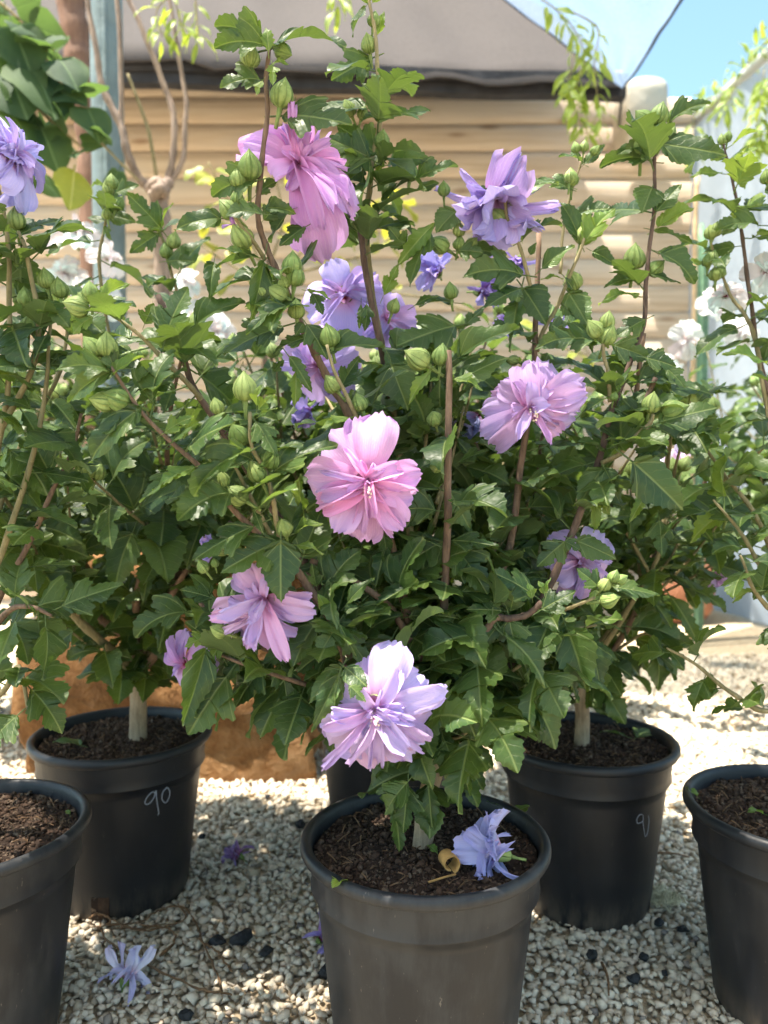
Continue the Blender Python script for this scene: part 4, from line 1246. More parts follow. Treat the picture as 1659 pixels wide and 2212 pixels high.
trace(F_, 'B', .85, [
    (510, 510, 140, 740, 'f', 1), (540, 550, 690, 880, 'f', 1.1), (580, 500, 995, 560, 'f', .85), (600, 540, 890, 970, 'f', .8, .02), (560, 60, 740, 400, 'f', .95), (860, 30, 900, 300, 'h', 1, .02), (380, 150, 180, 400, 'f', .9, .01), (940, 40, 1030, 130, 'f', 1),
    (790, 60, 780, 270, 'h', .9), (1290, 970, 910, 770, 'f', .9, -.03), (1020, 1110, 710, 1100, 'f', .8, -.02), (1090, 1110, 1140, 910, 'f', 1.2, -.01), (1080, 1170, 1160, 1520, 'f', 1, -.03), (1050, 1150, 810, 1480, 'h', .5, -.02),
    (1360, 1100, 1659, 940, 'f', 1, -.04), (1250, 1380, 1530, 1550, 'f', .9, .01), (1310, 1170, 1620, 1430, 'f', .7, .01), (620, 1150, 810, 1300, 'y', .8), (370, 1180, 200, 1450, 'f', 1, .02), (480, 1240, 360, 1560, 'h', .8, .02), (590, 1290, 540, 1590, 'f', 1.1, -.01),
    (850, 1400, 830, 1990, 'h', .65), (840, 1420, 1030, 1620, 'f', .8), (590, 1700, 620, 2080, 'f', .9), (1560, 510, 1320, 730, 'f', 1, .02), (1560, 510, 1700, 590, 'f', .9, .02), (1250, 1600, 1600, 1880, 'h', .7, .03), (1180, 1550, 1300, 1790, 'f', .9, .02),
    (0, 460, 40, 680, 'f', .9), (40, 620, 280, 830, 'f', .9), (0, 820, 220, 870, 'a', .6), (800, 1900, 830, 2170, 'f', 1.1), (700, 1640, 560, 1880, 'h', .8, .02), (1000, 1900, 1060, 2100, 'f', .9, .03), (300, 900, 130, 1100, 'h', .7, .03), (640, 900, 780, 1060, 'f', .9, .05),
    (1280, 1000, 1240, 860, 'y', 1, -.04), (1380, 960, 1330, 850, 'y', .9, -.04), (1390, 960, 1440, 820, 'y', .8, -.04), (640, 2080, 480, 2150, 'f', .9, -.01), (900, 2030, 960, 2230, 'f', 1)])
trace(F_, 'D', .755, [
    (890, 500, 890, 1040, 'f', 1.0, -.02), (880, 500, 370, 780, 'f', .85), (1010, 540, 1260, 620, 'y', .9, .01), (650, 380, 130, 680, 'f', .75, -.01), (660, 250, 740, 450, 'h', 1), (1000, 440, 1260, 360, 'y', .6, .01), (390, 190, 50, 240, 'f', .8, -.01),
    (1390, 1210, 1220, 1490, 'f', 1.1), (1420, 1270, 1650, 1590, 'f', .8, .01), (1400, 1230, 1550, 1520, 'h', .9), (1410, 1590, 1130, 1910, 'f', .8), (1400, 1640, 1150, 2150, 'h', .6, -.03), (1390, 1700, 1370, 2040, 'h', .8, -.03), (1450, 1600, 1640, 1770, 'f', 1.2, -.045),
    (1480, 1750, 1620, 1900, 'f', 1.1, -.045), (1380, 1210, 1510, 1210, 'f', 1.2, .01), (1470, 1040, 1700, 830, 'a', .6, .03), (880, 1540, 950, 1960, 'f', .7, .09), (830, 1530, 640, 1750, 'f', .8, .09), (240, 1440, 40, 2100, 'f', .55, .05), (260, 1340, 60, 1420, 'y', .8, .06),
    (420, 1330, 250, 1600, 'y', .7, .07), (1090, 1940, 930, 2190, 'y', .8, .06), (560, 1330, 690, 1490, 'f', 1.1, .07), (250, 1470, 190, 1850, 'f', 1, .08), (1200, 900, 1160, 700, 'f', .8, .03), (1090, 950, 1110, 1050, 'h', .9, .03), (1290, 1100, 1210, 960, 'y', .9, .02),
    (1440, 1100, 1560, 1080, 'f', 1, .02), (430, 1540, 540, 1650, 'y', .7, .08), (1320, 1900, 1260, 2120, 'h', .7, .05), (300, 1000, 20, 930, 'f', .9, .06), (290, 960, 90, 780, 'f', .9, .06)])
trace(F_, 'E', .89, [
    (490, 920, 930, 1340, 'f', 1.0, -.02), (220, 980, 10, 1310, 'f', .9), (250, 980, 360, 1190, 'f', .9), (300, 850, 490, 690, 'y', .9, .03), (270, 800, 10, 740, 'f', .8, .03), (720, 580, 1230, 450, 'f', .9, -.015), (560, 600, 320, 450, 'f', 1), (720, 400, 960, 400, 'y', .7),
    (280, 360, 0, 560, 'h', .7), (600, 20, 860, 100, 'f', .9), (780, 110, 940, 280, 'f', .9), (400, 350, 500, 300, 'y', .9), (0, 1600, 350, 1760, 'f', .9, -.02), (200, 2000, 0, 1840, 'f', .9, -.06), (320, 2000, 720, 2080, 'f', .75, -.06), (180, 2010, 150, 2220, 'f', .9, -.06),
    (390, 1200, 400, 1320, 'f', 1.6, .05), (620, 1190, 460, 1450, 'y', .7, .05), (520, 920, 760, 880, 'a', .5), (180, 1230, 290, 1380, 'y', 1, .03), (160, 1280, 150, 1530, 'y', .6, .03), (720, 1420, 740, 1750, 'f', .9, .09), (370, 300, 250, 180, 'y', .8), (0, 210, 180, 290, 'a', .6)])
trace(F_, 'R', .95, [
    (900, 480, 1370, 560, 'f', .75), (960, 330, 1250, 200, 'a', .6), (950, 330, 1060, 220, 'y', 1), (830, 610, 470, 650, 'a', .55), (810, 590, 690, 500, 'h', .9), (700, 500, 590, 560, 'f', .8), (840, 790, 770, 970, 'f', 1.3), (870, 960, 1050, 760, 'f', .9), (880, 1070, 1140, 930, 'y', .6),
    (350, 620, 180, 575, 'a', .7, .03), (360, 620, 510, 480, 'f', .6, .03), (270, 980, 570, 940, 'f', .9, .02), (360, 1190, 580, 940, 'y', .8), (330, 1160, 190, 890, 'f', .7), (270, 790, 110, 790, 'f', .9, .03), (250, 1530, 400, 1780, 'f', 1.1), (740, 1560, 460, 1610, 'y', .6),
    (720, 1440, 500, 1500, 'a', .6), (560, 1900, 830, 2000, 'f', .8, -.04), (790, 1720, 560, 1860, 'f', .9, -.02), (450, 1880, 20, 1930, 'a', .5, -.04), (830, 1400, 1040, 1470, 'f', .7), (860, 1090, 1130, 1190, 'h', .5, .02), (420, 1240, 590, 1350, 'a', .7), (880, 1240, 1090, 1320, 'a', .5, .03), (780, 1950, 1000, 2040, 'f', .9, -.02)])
# buds
for k, Y, rows in (
    ('T', .805, [(505, 470, 190, 0, 1), (800, 450, 160, .6, -.3), (790, 800, 230, .35, .9), (520, 230, 150, .1, 1), (500, 1420, 230, 0, 1), (390, 1530, 160, -.2, 1), (300, 1800, 180, -.7, .7), (395, 1700, 130, .1, 1), (420, 2030, 220, -.4, .8)]),
    ('T', .905, [(1350, 930, 140, -.5, .8), (1480, 970, 110, .2, .8), (1525, 370, 150, -.1, 1), (1570, 160, 120, 0, 1), (1640, 1200, 150, .1, 1)]),
    ('C', .925, [(230, 160, 150, 0, 1), (515, 310, 120, -.1, 1), (475, 790, 170, -.8, .4), (650, 660, 120, .2, 1), (650, 780, 115, 0, .6), (770, 780, 110, .7, .6), (1045, 230, 160, .1, 1), (1155, 220, 130, .4, .9), (980, 540, 150, -.7, .7), (575, 1190, 140, 0, 1), (90, 1320, 130, .4, .9), (1110, 1790, 105, -.8, .3), (1215, 1810, 70, 0, 1), (1610, 200, 120, .1, 1)]),
    ('C', .835, [(280, 1770, 225, -.75, .6), (490, 1740, 180, .2, 1), (430, 2290, 150, 0, .4)]),
    ('M', .80, [(865, 60, 200, 0, 1), (900, 160, 180, .15, 1), (790, 220, 120, -.5, 1), (730, 310, 180, -.75, .5), (900, 450, 165, -.1, 1), (1185, 680, 195, -.1, 1), (1200, 1100, 165, -.7, .7), (1440, 1260, 160, -.4, .9), (600, 300, 110, -.3, 1)]),
    ('M', .74, [(455, 1120, 240, -.1, 1), (390, 1540, 215, -.5, .8), (215, 1290, 140, 0, 1), (700, 1740, 200, .2, .9), (560, 1850, 200, -.3, .9), (260, 1920, 150, -.2, 1), (380, 2060, 200, -.75, .6), (170, 1720, 120, -.6, .6)]),
    ('D', .75, [(915, 380, 165, .05, .3), (210, 720, 125, -.4, .8), (340, 1280, 145, -.7, .3), (320, 690, 80, 0, 1)]),
    ('E', .875, [(660, 400, 180, .15, 1), (860, 470, 220, .95, .3), (330, 350, 80, .2, .8)]),
    ('E', .815, [(250, 1970, 125, .1, .5), (330, 1900, 120, .3, .8), (400, 1930, 110, .7, .5), (300, 2110, 165, .9, .1)]),
    ('R', .885, [(530, 1820, 150, .1, .5), (430, 1780, 140, -.5, .7), (530, 1720, 120, .3, 1)]),
    ('R', .95, [(720, 1270, 170, -.05, 1), (870, 1350, 130, .7, .5), (760, 460, 175, -.2, 1), (890, 260, 150, .1, 1), (960, 390, 130, .5, .8), (770, 300, 140, -.9, .5), (370, 1100, 165, .15, 1), (270, 1440, 150, -.5, .7), (270, 710, 120, 0, 1), (300, 500, 75, -.4, 1), (360, 490, 75, 0, 1), (440, 520, 75, .6, .7)]),
    ('L', .765, [(780, 1850, 160, -.1, 1), (720, 1910, 110, -.7, .6), (650, 1990, 205, -.95, .2)])):
    for (x, y, sz, ax, ay) in rows:
        a = cx(k, x, y)
        F_.bud_px(a[0], a[1], sz * CR[k][2], Y, (ax, ay, .25), purple=(k == 'T' and x == 420))
for (x, y, sz, ax, ay) in ((232, 742, 52, .2, 1), (196, 747, 46, -.6, .8), (248, 862, 58, -.8, .3), (218, 868, 50, -.6, .1)):
    F_.bud_px(x, y, sz, .722, (ax, ay, .25))
for (a) in ((240, 800, 120, 800), (245, 800, 150, 870), (250, 805, 310, 770), (300, 885, 195, 1000), (305, 880, 250, 925), (355, 935, 420, 900), (370, 955, 430, 915), (420, 1010, 330, 1060), (250, 800, 220, 740)):
    F_.leaf_px(*a, .722, F_.r.choice(('arch', 'young', 'flat')), .7)
F_.bud_px(945, 1006, 34, .80, (.2, .2, .9), purple=True)
# filler leaves
for key, t0, t1, n in (('b1', .15, .9, 16), ('b2', .12, .62, 26), ('b2', .62, .95, 4), ('b3', .1, .8, 26), ('b5', .1, .6, 30), ('b5', .6, .8, 6), ('b6', .1, .8, 8), ('b7', .1, .62, 24), ('b8', .05, .9, 16), ('b8a', .2, .9, 5), ('b9', .1, .5, 18), ('b9', .5, .95, 8), ('b10', .2, .95, 16),
                       ('b11', .15, 1, 20), ('b12', .1, 1, 18), ('b13', .2, .9, 4), ('b15', .2, 1, 8), ('b14', .3, 1, 5), ('b4a', .2, .8, 3), ('b3a', .1, .7, 4), ('b4c', 0, 1, 5), ('b9a', .2, .8, 3)):
    F_.fill(BR[key], t0, t1, int(n * 1.5), (.046, .074))
# leafy twigs inside the crown, behind the traced stems
for i in range(26):
    x0, y0 = F_.r.uniform(560, 1250), F_.r.uniform(700, 1350)
    Y0 = F_.r.uniform(.95, 1.06)
    path = F_.branch([U(900 + (x0 - 900) * .35, y0 + 260, .92), U(900 + (x0 - 900) * .75, y0 + 110, Y0 - .03), U(x0, y0, Y0)], .0030, .0016, 'twig', n=6)
    F_.fill(path, .1, 1.0, 12, (.046, .070))
# low hanging leaves over the pot soil
for (a) in ((880, 1700, 870, 1800), (925, 1695, 935, 1800), (840, 1690, 835, 1745), (850, 1740, 862, 1840), (1000, 1640, 1015, 1720), (880, 1690, 830, 1760), (960, 1600, 985, 1690)):
    F_.leaf_px(*a, .80 + F_.r.uniform(0, .03), 'hang', 1.05)
sk = [U(930, 1690, .862), U(955, 1580, .865), U(950, 1480, .85), U(960, 1380, .85), U(965, 1250, .85)]
F_.fill(spline(sk, 6), .05, 1, 46, (.050, .078), ('hang', 'flat', 'hang'), spread=1.0)
for pts in ([(950, 1620, .872), (880, 1540, .83), (900, 1440, .80)], [(955, 1600, .872), (1010, 1580, .82), (1040, 1500, .80)], [(1062, 1484, .87), (1120, 1440, .85), (1190, 1400, .83)], [(1112, 1419, .88), (1200, 1370, .87), (1290, 1350, .86)]):
    q = F_.branch(px(pts), .0030, .0016, 'twig', n=6); F_.fill(q, .2, 1, 9, (.048, .075), ('hang', 'flat'))
nF = F_.finish()
print('front leaves', nF)

# ------------------------------------------------------------------ pots
def pot_r(z):                                              # outer wall radius at height z
    t = z / POTH
    r = POTB + (POTR - 0.011 - POTB) * t
    return r + (0.0035 if t > 0.80 else 0)
prof = [(0.0, 0.004), (POTB - .012, 0.004), (POTB - .004, 0.0), (POTB, 0.004)]
for k in range(1, 14):
    z = POTH * 0.80 * k / 13 - .001
    prof.append((pot_r(z), z))
prof += [(pot_r(POTH * .79) + .0004, POTH * .796), (pot_r(POTH * .81) + .0020, POTH * .800), (pot_r(POTH * .81) + .0018, POTH * .806)]
for k in range(1, 6):
    z = POTH * (0.805 + 0.135 * k / 5)
    prof.append((pot_r(z), z))
rt = POTH
body = prof + [(pot_r(rt * .945), rt - .0135)]
rimp = [(POTR - .0085, rt - .0150), (POTR - .002, rt - .0135), (POTR + .0004, rt - .0095), (POTR, rt - .004), (POTR - .003, rt - .0006), (POTR - .0075, rt), (POTR - .0105, rt - .002), (POTR - .0125, rt - .006), (POTR - .0135, rt - .014), (POTR - .0165, rt - .045)]
mb = MB(); mb.lathe(body, 72); WALL = mb.mesh('pot_wall', M['pot'])
mb = MB(); mb.lathe(rimp, 72); RIM = mb.mesh('pot_rim', M['pot'])
# soil: lumpy disc and crumbs
SVv, SFf = [], []
nr, na = 16, 56
for j in range(nr + 1):
    rr = (POTR - .0150) * j / nr
    for k in range(na):
        w = 2 * math.pi * k / na
        x, y = rr * math.cos(w), rr * math.sin(w)
        z = .006 * noise.noise(Vector((x * 30, y * 30, 0))) + .004 * noise.noise(Vector((x * 90, y * 90, 4))) + .006 * (1 - rr / POTR)
        SVv.append((x, y, SOILZ + z))
for j in range(nr):
    for k in range(na):
        SFf.append((j * na + k, j * na + (k + 1) % na, (j + 1) * na + (k + 1) % na, (j + 1) * na + k))
SOIL = pmesh('soil', SVv, SFf, M['soil'])
rs = random.Random(9)
cr = []
for i in range(2600):
    w = rs.uniform(0, 6.283); q = math.sqrt(rs.random()) * (POTR - .018)
    x, y = q * math.cos(w), q * math.sin(w)
    z = SOILZ + .006 * noise.noise(Vector((x * 30, y * 30, 0))) + .006 * (1 - q / POTR)
    s = rs.uniform(.0010, .0036) if rs.random() < .90 else rs.uniform(.0036, .0065)
    cr.append((x, y, z + s * .4, s, rq(rs), rs.randrange(16)))
CRUMB = scatter('soil_crumbs', stones, cr, M['soil'])
mb = MB()
for i in range(70):
    w = rs.uniform(0, 6.283); q = math.sqrt(rs.random()) * (POTR - .03)
    p = Vector((q * math.cos(w), q * math.sin(w), SOILZ + .006))
    d = Vector((rs.uniform(-1, 1), rs.uniform(-1, 1), rs.uniform(0, .35))).normalized() * rs.uniform(.006, .018)
    mb.tube([p, p + d * .5 + Vector((0, 0, .001)), p + d], rs.uniform(.0004, .0009), 4)
FIBRE = mb.mesh('soil_fibres', M['root'])

POTLABEL = {
    'front': 'black plastic pot with a faded blossom and curled dry leaf on its soil',
    'back_l': 'black plastic pot with 90 chalked large on its side before the ochre rock',
    'back_r': 'black plastic pot with faint chalk 90 beside sunlit gravel',
    'mid': 'black plastic pot mostly hidden behind the other pots, chalk 0 on its side',
    'near_l': 'scuffed dusty black pot overlapping the pot chalked 90 before the ochre rock',
    'near_r': 'clean black pot with soft rim and reddish soil, tiny seedling at its edge'}
POT = {}
def make_pot(key, x, y, label, rot):
    o = empty('plant_pot', (x, y, 0)); o.rotation_euler = (0, 0, rot)
    tag(o, label, 'pot', 'black plastic plant pots')
    for nm, me in (('wall', WALL), ('rim', RIM), ('soil', SOIL)):
        w_ = link(nm, me, o)
        w_.color = ({'front': 1.0, 'near_l': 1.0, 'near_r': .45}.get(key, .22),) * 3 + (1,)
    c = link('soil_crumbs', CRUMB, o); tag(c, kind='stuff')
    c = link('soil_fibres', FIBRE, o); tag(c, kind='stuff')
    POT[key] = o
    return o
for i, (k, (x, y)) in enumerate(POTS.items()):
    make_pot(k, x, y, POTLABEL[k], 0.0)

def chalk(pot, strokes, az, z0, size, r=.00085):
    """hand-written strokes wrapped on the pot wall; az from -Y (towards us), strokes in units of size"""
    mb = MB()
    for st in strokes:
        pts = []
        for p in spline([(a, b, 0) for a, b in st], 5):
            z = z0 + p.y * size
            rr = pot_r(z) + .0003
            w = az + p.x * size / rr
            pts.append((rr * math.sin(w), -rr * math.cos(w), z))
        mb.tube(pts, r, 5)
    return mb.build('chalk_number', M['chalk'], pot)
NINE = [(.55, .85), (.35, .95), (.08, .70), (.02, .45), (.2, .38), (.45, .62), (.56, .98), (.60, .6), (.66, .2), (.74, -.25), (.68, -.35)]
ZERO = [(1.15, .95), (.95, .8), (.90, .45), (1.08, .18), (1.28, .32), (1.34, .68), (1.2, .93), (1.1, .95)]
def az_for(key, x, y, zt):
    px_, py_ = POTS[key]
    # surface angle that projects to image column x at height zt
    best = min(((abs(proj((px_ + pot_r(zt) * math.sin(w), py_ - pot_r(zt) * math.cos(w), zt))[0] - x), w) for w in [i * .01 - 1.4 for i in range(281)]))
    return best[1]
def z_for(key, x, y):
    return min(((abs(proj((POTS[key][0] + pot_r(z) * math.sin(az_for(key, x, y, z)), POTS[key][1] - pot_r(z) * math.cos(az_for(key, x, y, z)), z))[1] - y), z) for z in [i * .004 for i in range(1, 60)]))[1]
zz = z_for('back_l', 312, 1755); chalk(POT['back_l'], [NINE, ZERO], az_for('back_l', 312, 1755, zz), zz, .030)
zz = z_for('back_r', 1375, 1800); chalk(POT['back_r'], [[(.0, .75), (.15, .98), (.4, .95), (.45, .6), (.1, .55), (.02, .75)], [(.45, .6), (.6, .1), (.75, -.3), (.9, -.2), (.95, .4), (.85, .8)]], az_for('back_r', 1372, 1800, zz), zz, .028, .0005)
zz = z_for('mid', 715, 1660); chalk(POT['mid'], [ZERO], az_for('mid', 700, 1660, zz), zz, .030)
# drain slot at the base of the chalked pot
mb = MB()
for k in range(5):
    w = az_for('back_l', 218, 1975, .02) + (k - 2) * .05
    rr = pot_r(.02) + .0012
    mb.box((rr * math.sin(w), -rr * math.cos(w), .022), (.0055, .004, .038), Matrix.Rotation(w, 3, 'Z'))
mb.build('drain_slot', M['soil'], POT['back_l'], False)

# ------------------------------------------------------------------ the other potted shrubs
def grow(sh, base, nmain, height, spread, aim=(0, 0), nleaf=14, seed=1, r0=.0075, keep=None, size=(.048, .080), dark=True, lean=0.0, sub=3):
    r = random.Random(seed)
    b = Vector(base)
    th = .16
    top = b + Vector((r.uniform(-.01, .01), 0, th))
    sh.branch([b + Vector((0, 0, -.02)), b + Vector((0, 0, th * .5)), top], r0 * 1.9, r0 * 1.45, 'bark_pale', 'trunk', 12)
    paths = []
    sh.fill([b + Vector((0, 0, th * .55)), b + Vector((0, 0, th * .8)), top, top + Vector((0, 0, .06))], 0, 1, 16, size, ('hang', 'flat'), spread=1.2)
    for i in range(nmain):
        az = 2 * math.pi * (i + r.uniform(-.3, .3)) / nmain
        sp = spread * r.uniform(.55, 1.1)
        h = height * r.uniform(.72, 1.05)
        o = Vector((math.cos(az), math.sin(az), 0))
        st = b + Vector((0, 0, th * r.uniform(.55, 1.0)))
        pts = [st]
        for t in (.25, .5, .75, 1.0):
            pts.append(st + o * sp * t ** .75 + Vector((aim[0] * t * t, aim[1] * t * t, (h - th) * t)) + Vector((r.gauss(0, .012), r.gauss(0, .012), 0)))
        p = sh.branch(pts, r0 * r.uniform(.75, 1), .0020, 'bark' if r.random() < .6 else 'twig', n=7)
        paths.append(p)
        sh.fill(p, .04, 1.0, int(nleaf * 1.5), size)
        for q in range(sub):
            t = r.uniform(.3, .75)
            k = int(t * (len(p) - 1))
            d = (o * r.uniform(-.2, 1) + Vector((r.uniform(-1, 1), r.uniform(-1, 1), 0)) + Vector((0, 0, r.uniform(.5, 1.2)))).normalized()
            L = r.uniform(.12, .24)
            p2 = sh.branch([p[k], p[k] + d * L * .5 + Vector((0, 0, .01)), p[k] + d * L + Vector((0, 0, .035))], .0032, .0015, 'twig', n=6)
            sh.fill(p2, .15, 1.0, max(4, int(nleaf * .75)), size)
            if r.random() < .6:
                for _ in range(r.choice((1, 2, 3))):
                    sh.bud(p2[-1] + Vector((r.uniform(-.012, .012), r.uniform(-.012, .012), r.uniform(0, .012))), (r.uniform(-.5, .5), r.uniform(-.5, .5), 1), r.uniform(.018, .027))
        for _ in range(r.choice((0, 1, 2, 3))):
            sh.bud(p[-1] + Vector((r.uniform(-.012, .012), r.uniform(-.012, .012), r.uniform(0, .015))), (r.uniform(-.5, .5), r.uniform(-.5, .5), 1), r.uniform(.02, .03))
    return paths
GRP = 'potted hibiscus shrubs'
# back left
b = (POTS['back_l'][0] + .025, POTS['back_l'][1], SOILZ)
s = Shrub('hibiscus_shrub', b, 'rose of sharon shrub with thick pale trunk in the pot chalked 90', GRP, 31)
p = s.branch(px([(330, 900, 1.16), (385, 690, 1.12), (367, 577, 1.10), (345, 497, 1.09), (340, 470, 1.09)]), .0036, .0018, 'twig')
p2 = s.branch(px([(250, 800, 1.15), (215, 590, 1.12), (225, 492, 1.11), (245, 415, 1.10), (240, 395, 1.10)]), .0034, .0016, 'twig')
trace(s, 'L', 1.09, [(1400, 1330, 1090, 1010, 'f', .9), (1400, 1330, 1680, 1200, 'f', .8), (1370, 1360, 1120, 1530, 'f', .8), (1440, 1600, 1680, 1600, 'f', .9), (1440, 1770, 1190, 1740, 'f', .8), (1390, 1320, 1490, 1090, 'y', .6), (1000, 1010, 1200, 940, 'f', .9), (960, 1080, 830, 1000, 'f', .8), (900, 940, 780, 950, 'y', .8), (900, 1250, 750, 1220, 'f', .9), (940, 1200, 1180, 1260, 'f', .9), (900, 1300, 960, 1420, 'h', .8)])
for (x, y, sz, ax) in ((1430, 1500, 130, 0), (1500, 1410, 140, .3), (1320, 1260, 140, -.5), (960, 910, 130, 0), (930, 960, 110, -.3), (920, 1180, 100, -.2), (1030, 1090, 120, .4)):
    a = cx('L', x, y); s.bud_px(a[0], a[1], sz * .25, 1.085, (ax, 1, .2))
s.fill(p, 0, .5, 6); s.fill(p2, 0, .6, 6)
grow(s, b, 10, .58, .28, (0.02, -.03), 17, 41, r0=.0092)
low = s.branch(px([(262, 1440, 1.23), (200, 1400, 1.17), (110, 1330, 1.12)]), .0030, .0016, 'twig'); s.fill(low, .3, 1, 5)
print('leaves', s.finish())
# back right
b = (POTS['back_r'][0] - .005, POTS['back_r'][1], SOILZ)
s = Shrub('hibiscus_shrub', b, 'rose of sharon shrub in the pot beside sunlit gravel, spreading behind the long stems', GRP, 32)
s.flower_px(1460, 1000, 1.42, (.2, .1, .6), 46, (.80, .60, .72), seed=41, n_in=12, stamens=False)
s.flower_px(1195, 705, 1.25, (.1, 0, .7), 40, PURPLE, seed=42, n_in=5, style='wilt', stamens=False)
grow(s, b, 9, .60, .26, (.02, .06), 14, 45)
for pts in ([(1260, 1440, 1.2), (1340, 1330, 1.15), (1441, 1215, 1.12), (1470, 1150, 1.12)], [(1270, 1450, 1.2), (1384, 1371, 1.15), (1420, 1390, 1.13)]):
    q = s.branch(px(pts), .0036, .0016, 'twig'); s.fill(q, .3, 1, 6)
print('leaves', s.finish())
# middle
b = (POTS['mid'][0], POTS['mid'][1], SOILZ)
s = Shrub('hibiscus_shrub', b, 'rose of sharon shrub with violet flowers crowded behind the pink flowered shrub', GRP, 33)
for i, (x, y, Y, f, r_, tint, st) in enumerate(((745, 640, 1.02, (.0, .15, .8), 92, (.55, .40, .82), 'open'), (690, 790, 1.0, (-.35, -.35, .7), 88, (.62, .40, .76), 'open'), (1035, 630, 1.1, (.4, -.1, .5), 60, PURPLE, 'wilt'), (945, 590, 1.1, (-.2, .1, .6), 60, (.52, .42, .84), 'wilt'), (1035, 895, 1.05, (-.5, -.4, .5), 62, (.46, .46, .80), 'wilt'),
                                                ((670, 880, 1.14, (-.3, -.5, .5), 52, PURPLE, 'wilt')), (830, 690, 1.06, (.3, -.1, .6), 74, (.55, .38, .76), 'open'), (1090, 700, 1.22, (.2, 0, .6), 46, PURPLE, 'wilt'))):
    s.flower_px(x, y, Y, f, r_, tint, seed=50 + i, n_in=14 if st == 'open' else 6, style=st, stamens=False)
grow(s, b, 10, .74, .24, (0, -.08), 16, 47)
print('leaves', s.finish())
# near left
b = (POTS['near_l'][0], POTS['near_l'][1], SOILZ)
s = Shrub('hibiscus_shrub', b, 'rose of sharon shrub leaning in from the scuffed pot, one blue violet flower', GRP, 34)
s.flower_px(18, 340, .80, (.85, .30, .25), 118, (.56, .46, .84), seed=61, n_in=28, stamens=False, label='blue violet double flower seen from the side')
for pts, n in (([(-93, 1500, .89), (0, 1288, .86), (65, 1171, .85), (110, 1068, .84), (155, 978, .84), (176, 893, .84)], 9), ([(-93, 1500, .89), (-60, 1200, .86), (10, 900, .83), (20, 620, .82), (10, 470, .81), (-10, 380, .81)], 24),
               ([(-80, 1400, .88), (-20, 1000, .84), (80, 760, .82), (60, 560, .81), (40, 500, .81)], 22), ([(-80, 1400, .88), (20, 1150, .83), (90, 900, .82), (110, 700, .82)], 16), ([(-85, 1500, .88), (0, 1500, .86), (40, 1440, .84), (60, 1540, .82)], 6),
               ([(-85, 1450, .88), (10, 1330, .84), (60, 1310, .82), (110, 1330, .82)], 9), ([(-85, 1400, .88), (30, 1000, .95), (130, 800, .98), (150, 640, .98)], 18)):
    q = s.branch(px(pts), .0050, .0020, 'bark' if n == 9 else 'twig'); s.fill(q, .25, 1, n, (.042, .07))
s.branch([Vector(b) + Vector((0, 0, -.02)), Vector(b) + Vector((-.01, 0, .07)), U(-85, 1420, .885)], .013, .009, 'bark_pale', 'trunk', 12)
for (x, y, sz) in ((35, 470, 45), (60, 700, 40), (55, 640, 40), (100, 600, 42), (130, 620, 42)):
    s.bud_px(x, y, sz, .82, (0, 1, .2))
print('leaves', s.finish())
# near right
b = (POTS['near_r'][0], POTS['near_r'][1], SOILZ)
s = Shrub('hibiscus_shrub', b, 'rose of sharon shrub with slender upright shoots and white flowers behind the clean pot', GRP, 35)
s.flower_px(1568, 640, 1.12, (-.2, .3, .6), 46, WHITE, seed=71, n_in=10, white=True, stamens=False)
s.flower_px(1655, 590, 1.05, (-.3, 0, .7), 52, WHITE, seed=72, n_in=10, white=True, stamens=False)
s.flower_px(1545, 1235, 1.15, (.2, -.3, .5), 34, (.58, .34, .66), seed=73, n_in=5, style='wilt', stamens=False)
for pts, n, k in (([(1752, 1500, .944), (1700, 1000, 1.0), (1640, 770, 1.03), (1610, 560, 1.05), (1595, 449, 1.05), (1574, 363, 1.05), (1561, 302, 1.05)], 20, .3), ([(1752, 1500, .944), (1690, 1100, 1.0), (1638, 763, 1.03), (1610, 684, 1.04), (1580, 641, 1.05), (1549, 568, 1.05), (1535, 520, 1.05)], 16, .4),
                  ([(1752, 1480, .94), (1659, 1536, .92), (1579, 1496, .91), (1504, 1436, .91), (1440, 1400, .91)], 7, .2), ([(1752, 1400, .944), (1640, 1130, .95), (1560, 1020, .96), (1480, 900, .98)], 16, .2), ([(1752, 1400, .944), (1660, 1250, .93), (1600, 1150, .92), (1540, 1080, .92)], 10, .2),
                  ([(1752, 1450, .944), (1690, 900, .98), (1670, 600, 1.0), (1660, 400, 1.02)], 18, .3), ([(1752, 1400, .944), (1640, 1290, .90), (1600, 1200, .88)], 6, .3)):
    q = s.branch(px(pts), .0046, .0014, 'bark_dark' if n == 20 else 'twig'); s.fill(q, k, 1, n, (.036, .066), ('flat', 'arch', 'hang', 'young'))
s.branch([Vector(b) + Vector((0, 0, -.02)), Vector(b) + Vector((.01, 0, .07)), U(1752, 1420, .944)], .013, .009, 'bark_pale', 'trunk', 12)
for (x, y, sz, Y) in ((1535, 500, 30, 1.05), (1528, 560, 28, 1.05), (1545, 590, 30, 1.05), (1560, 300, 22, 1.05), (1655, 380, 30, 1.02)):
    for q in range(2): s.bud_px(x + q * 12, y - q * 6, sz, Y, (.3 * q - .1, 1, .1))
print('leaves', s.finish())

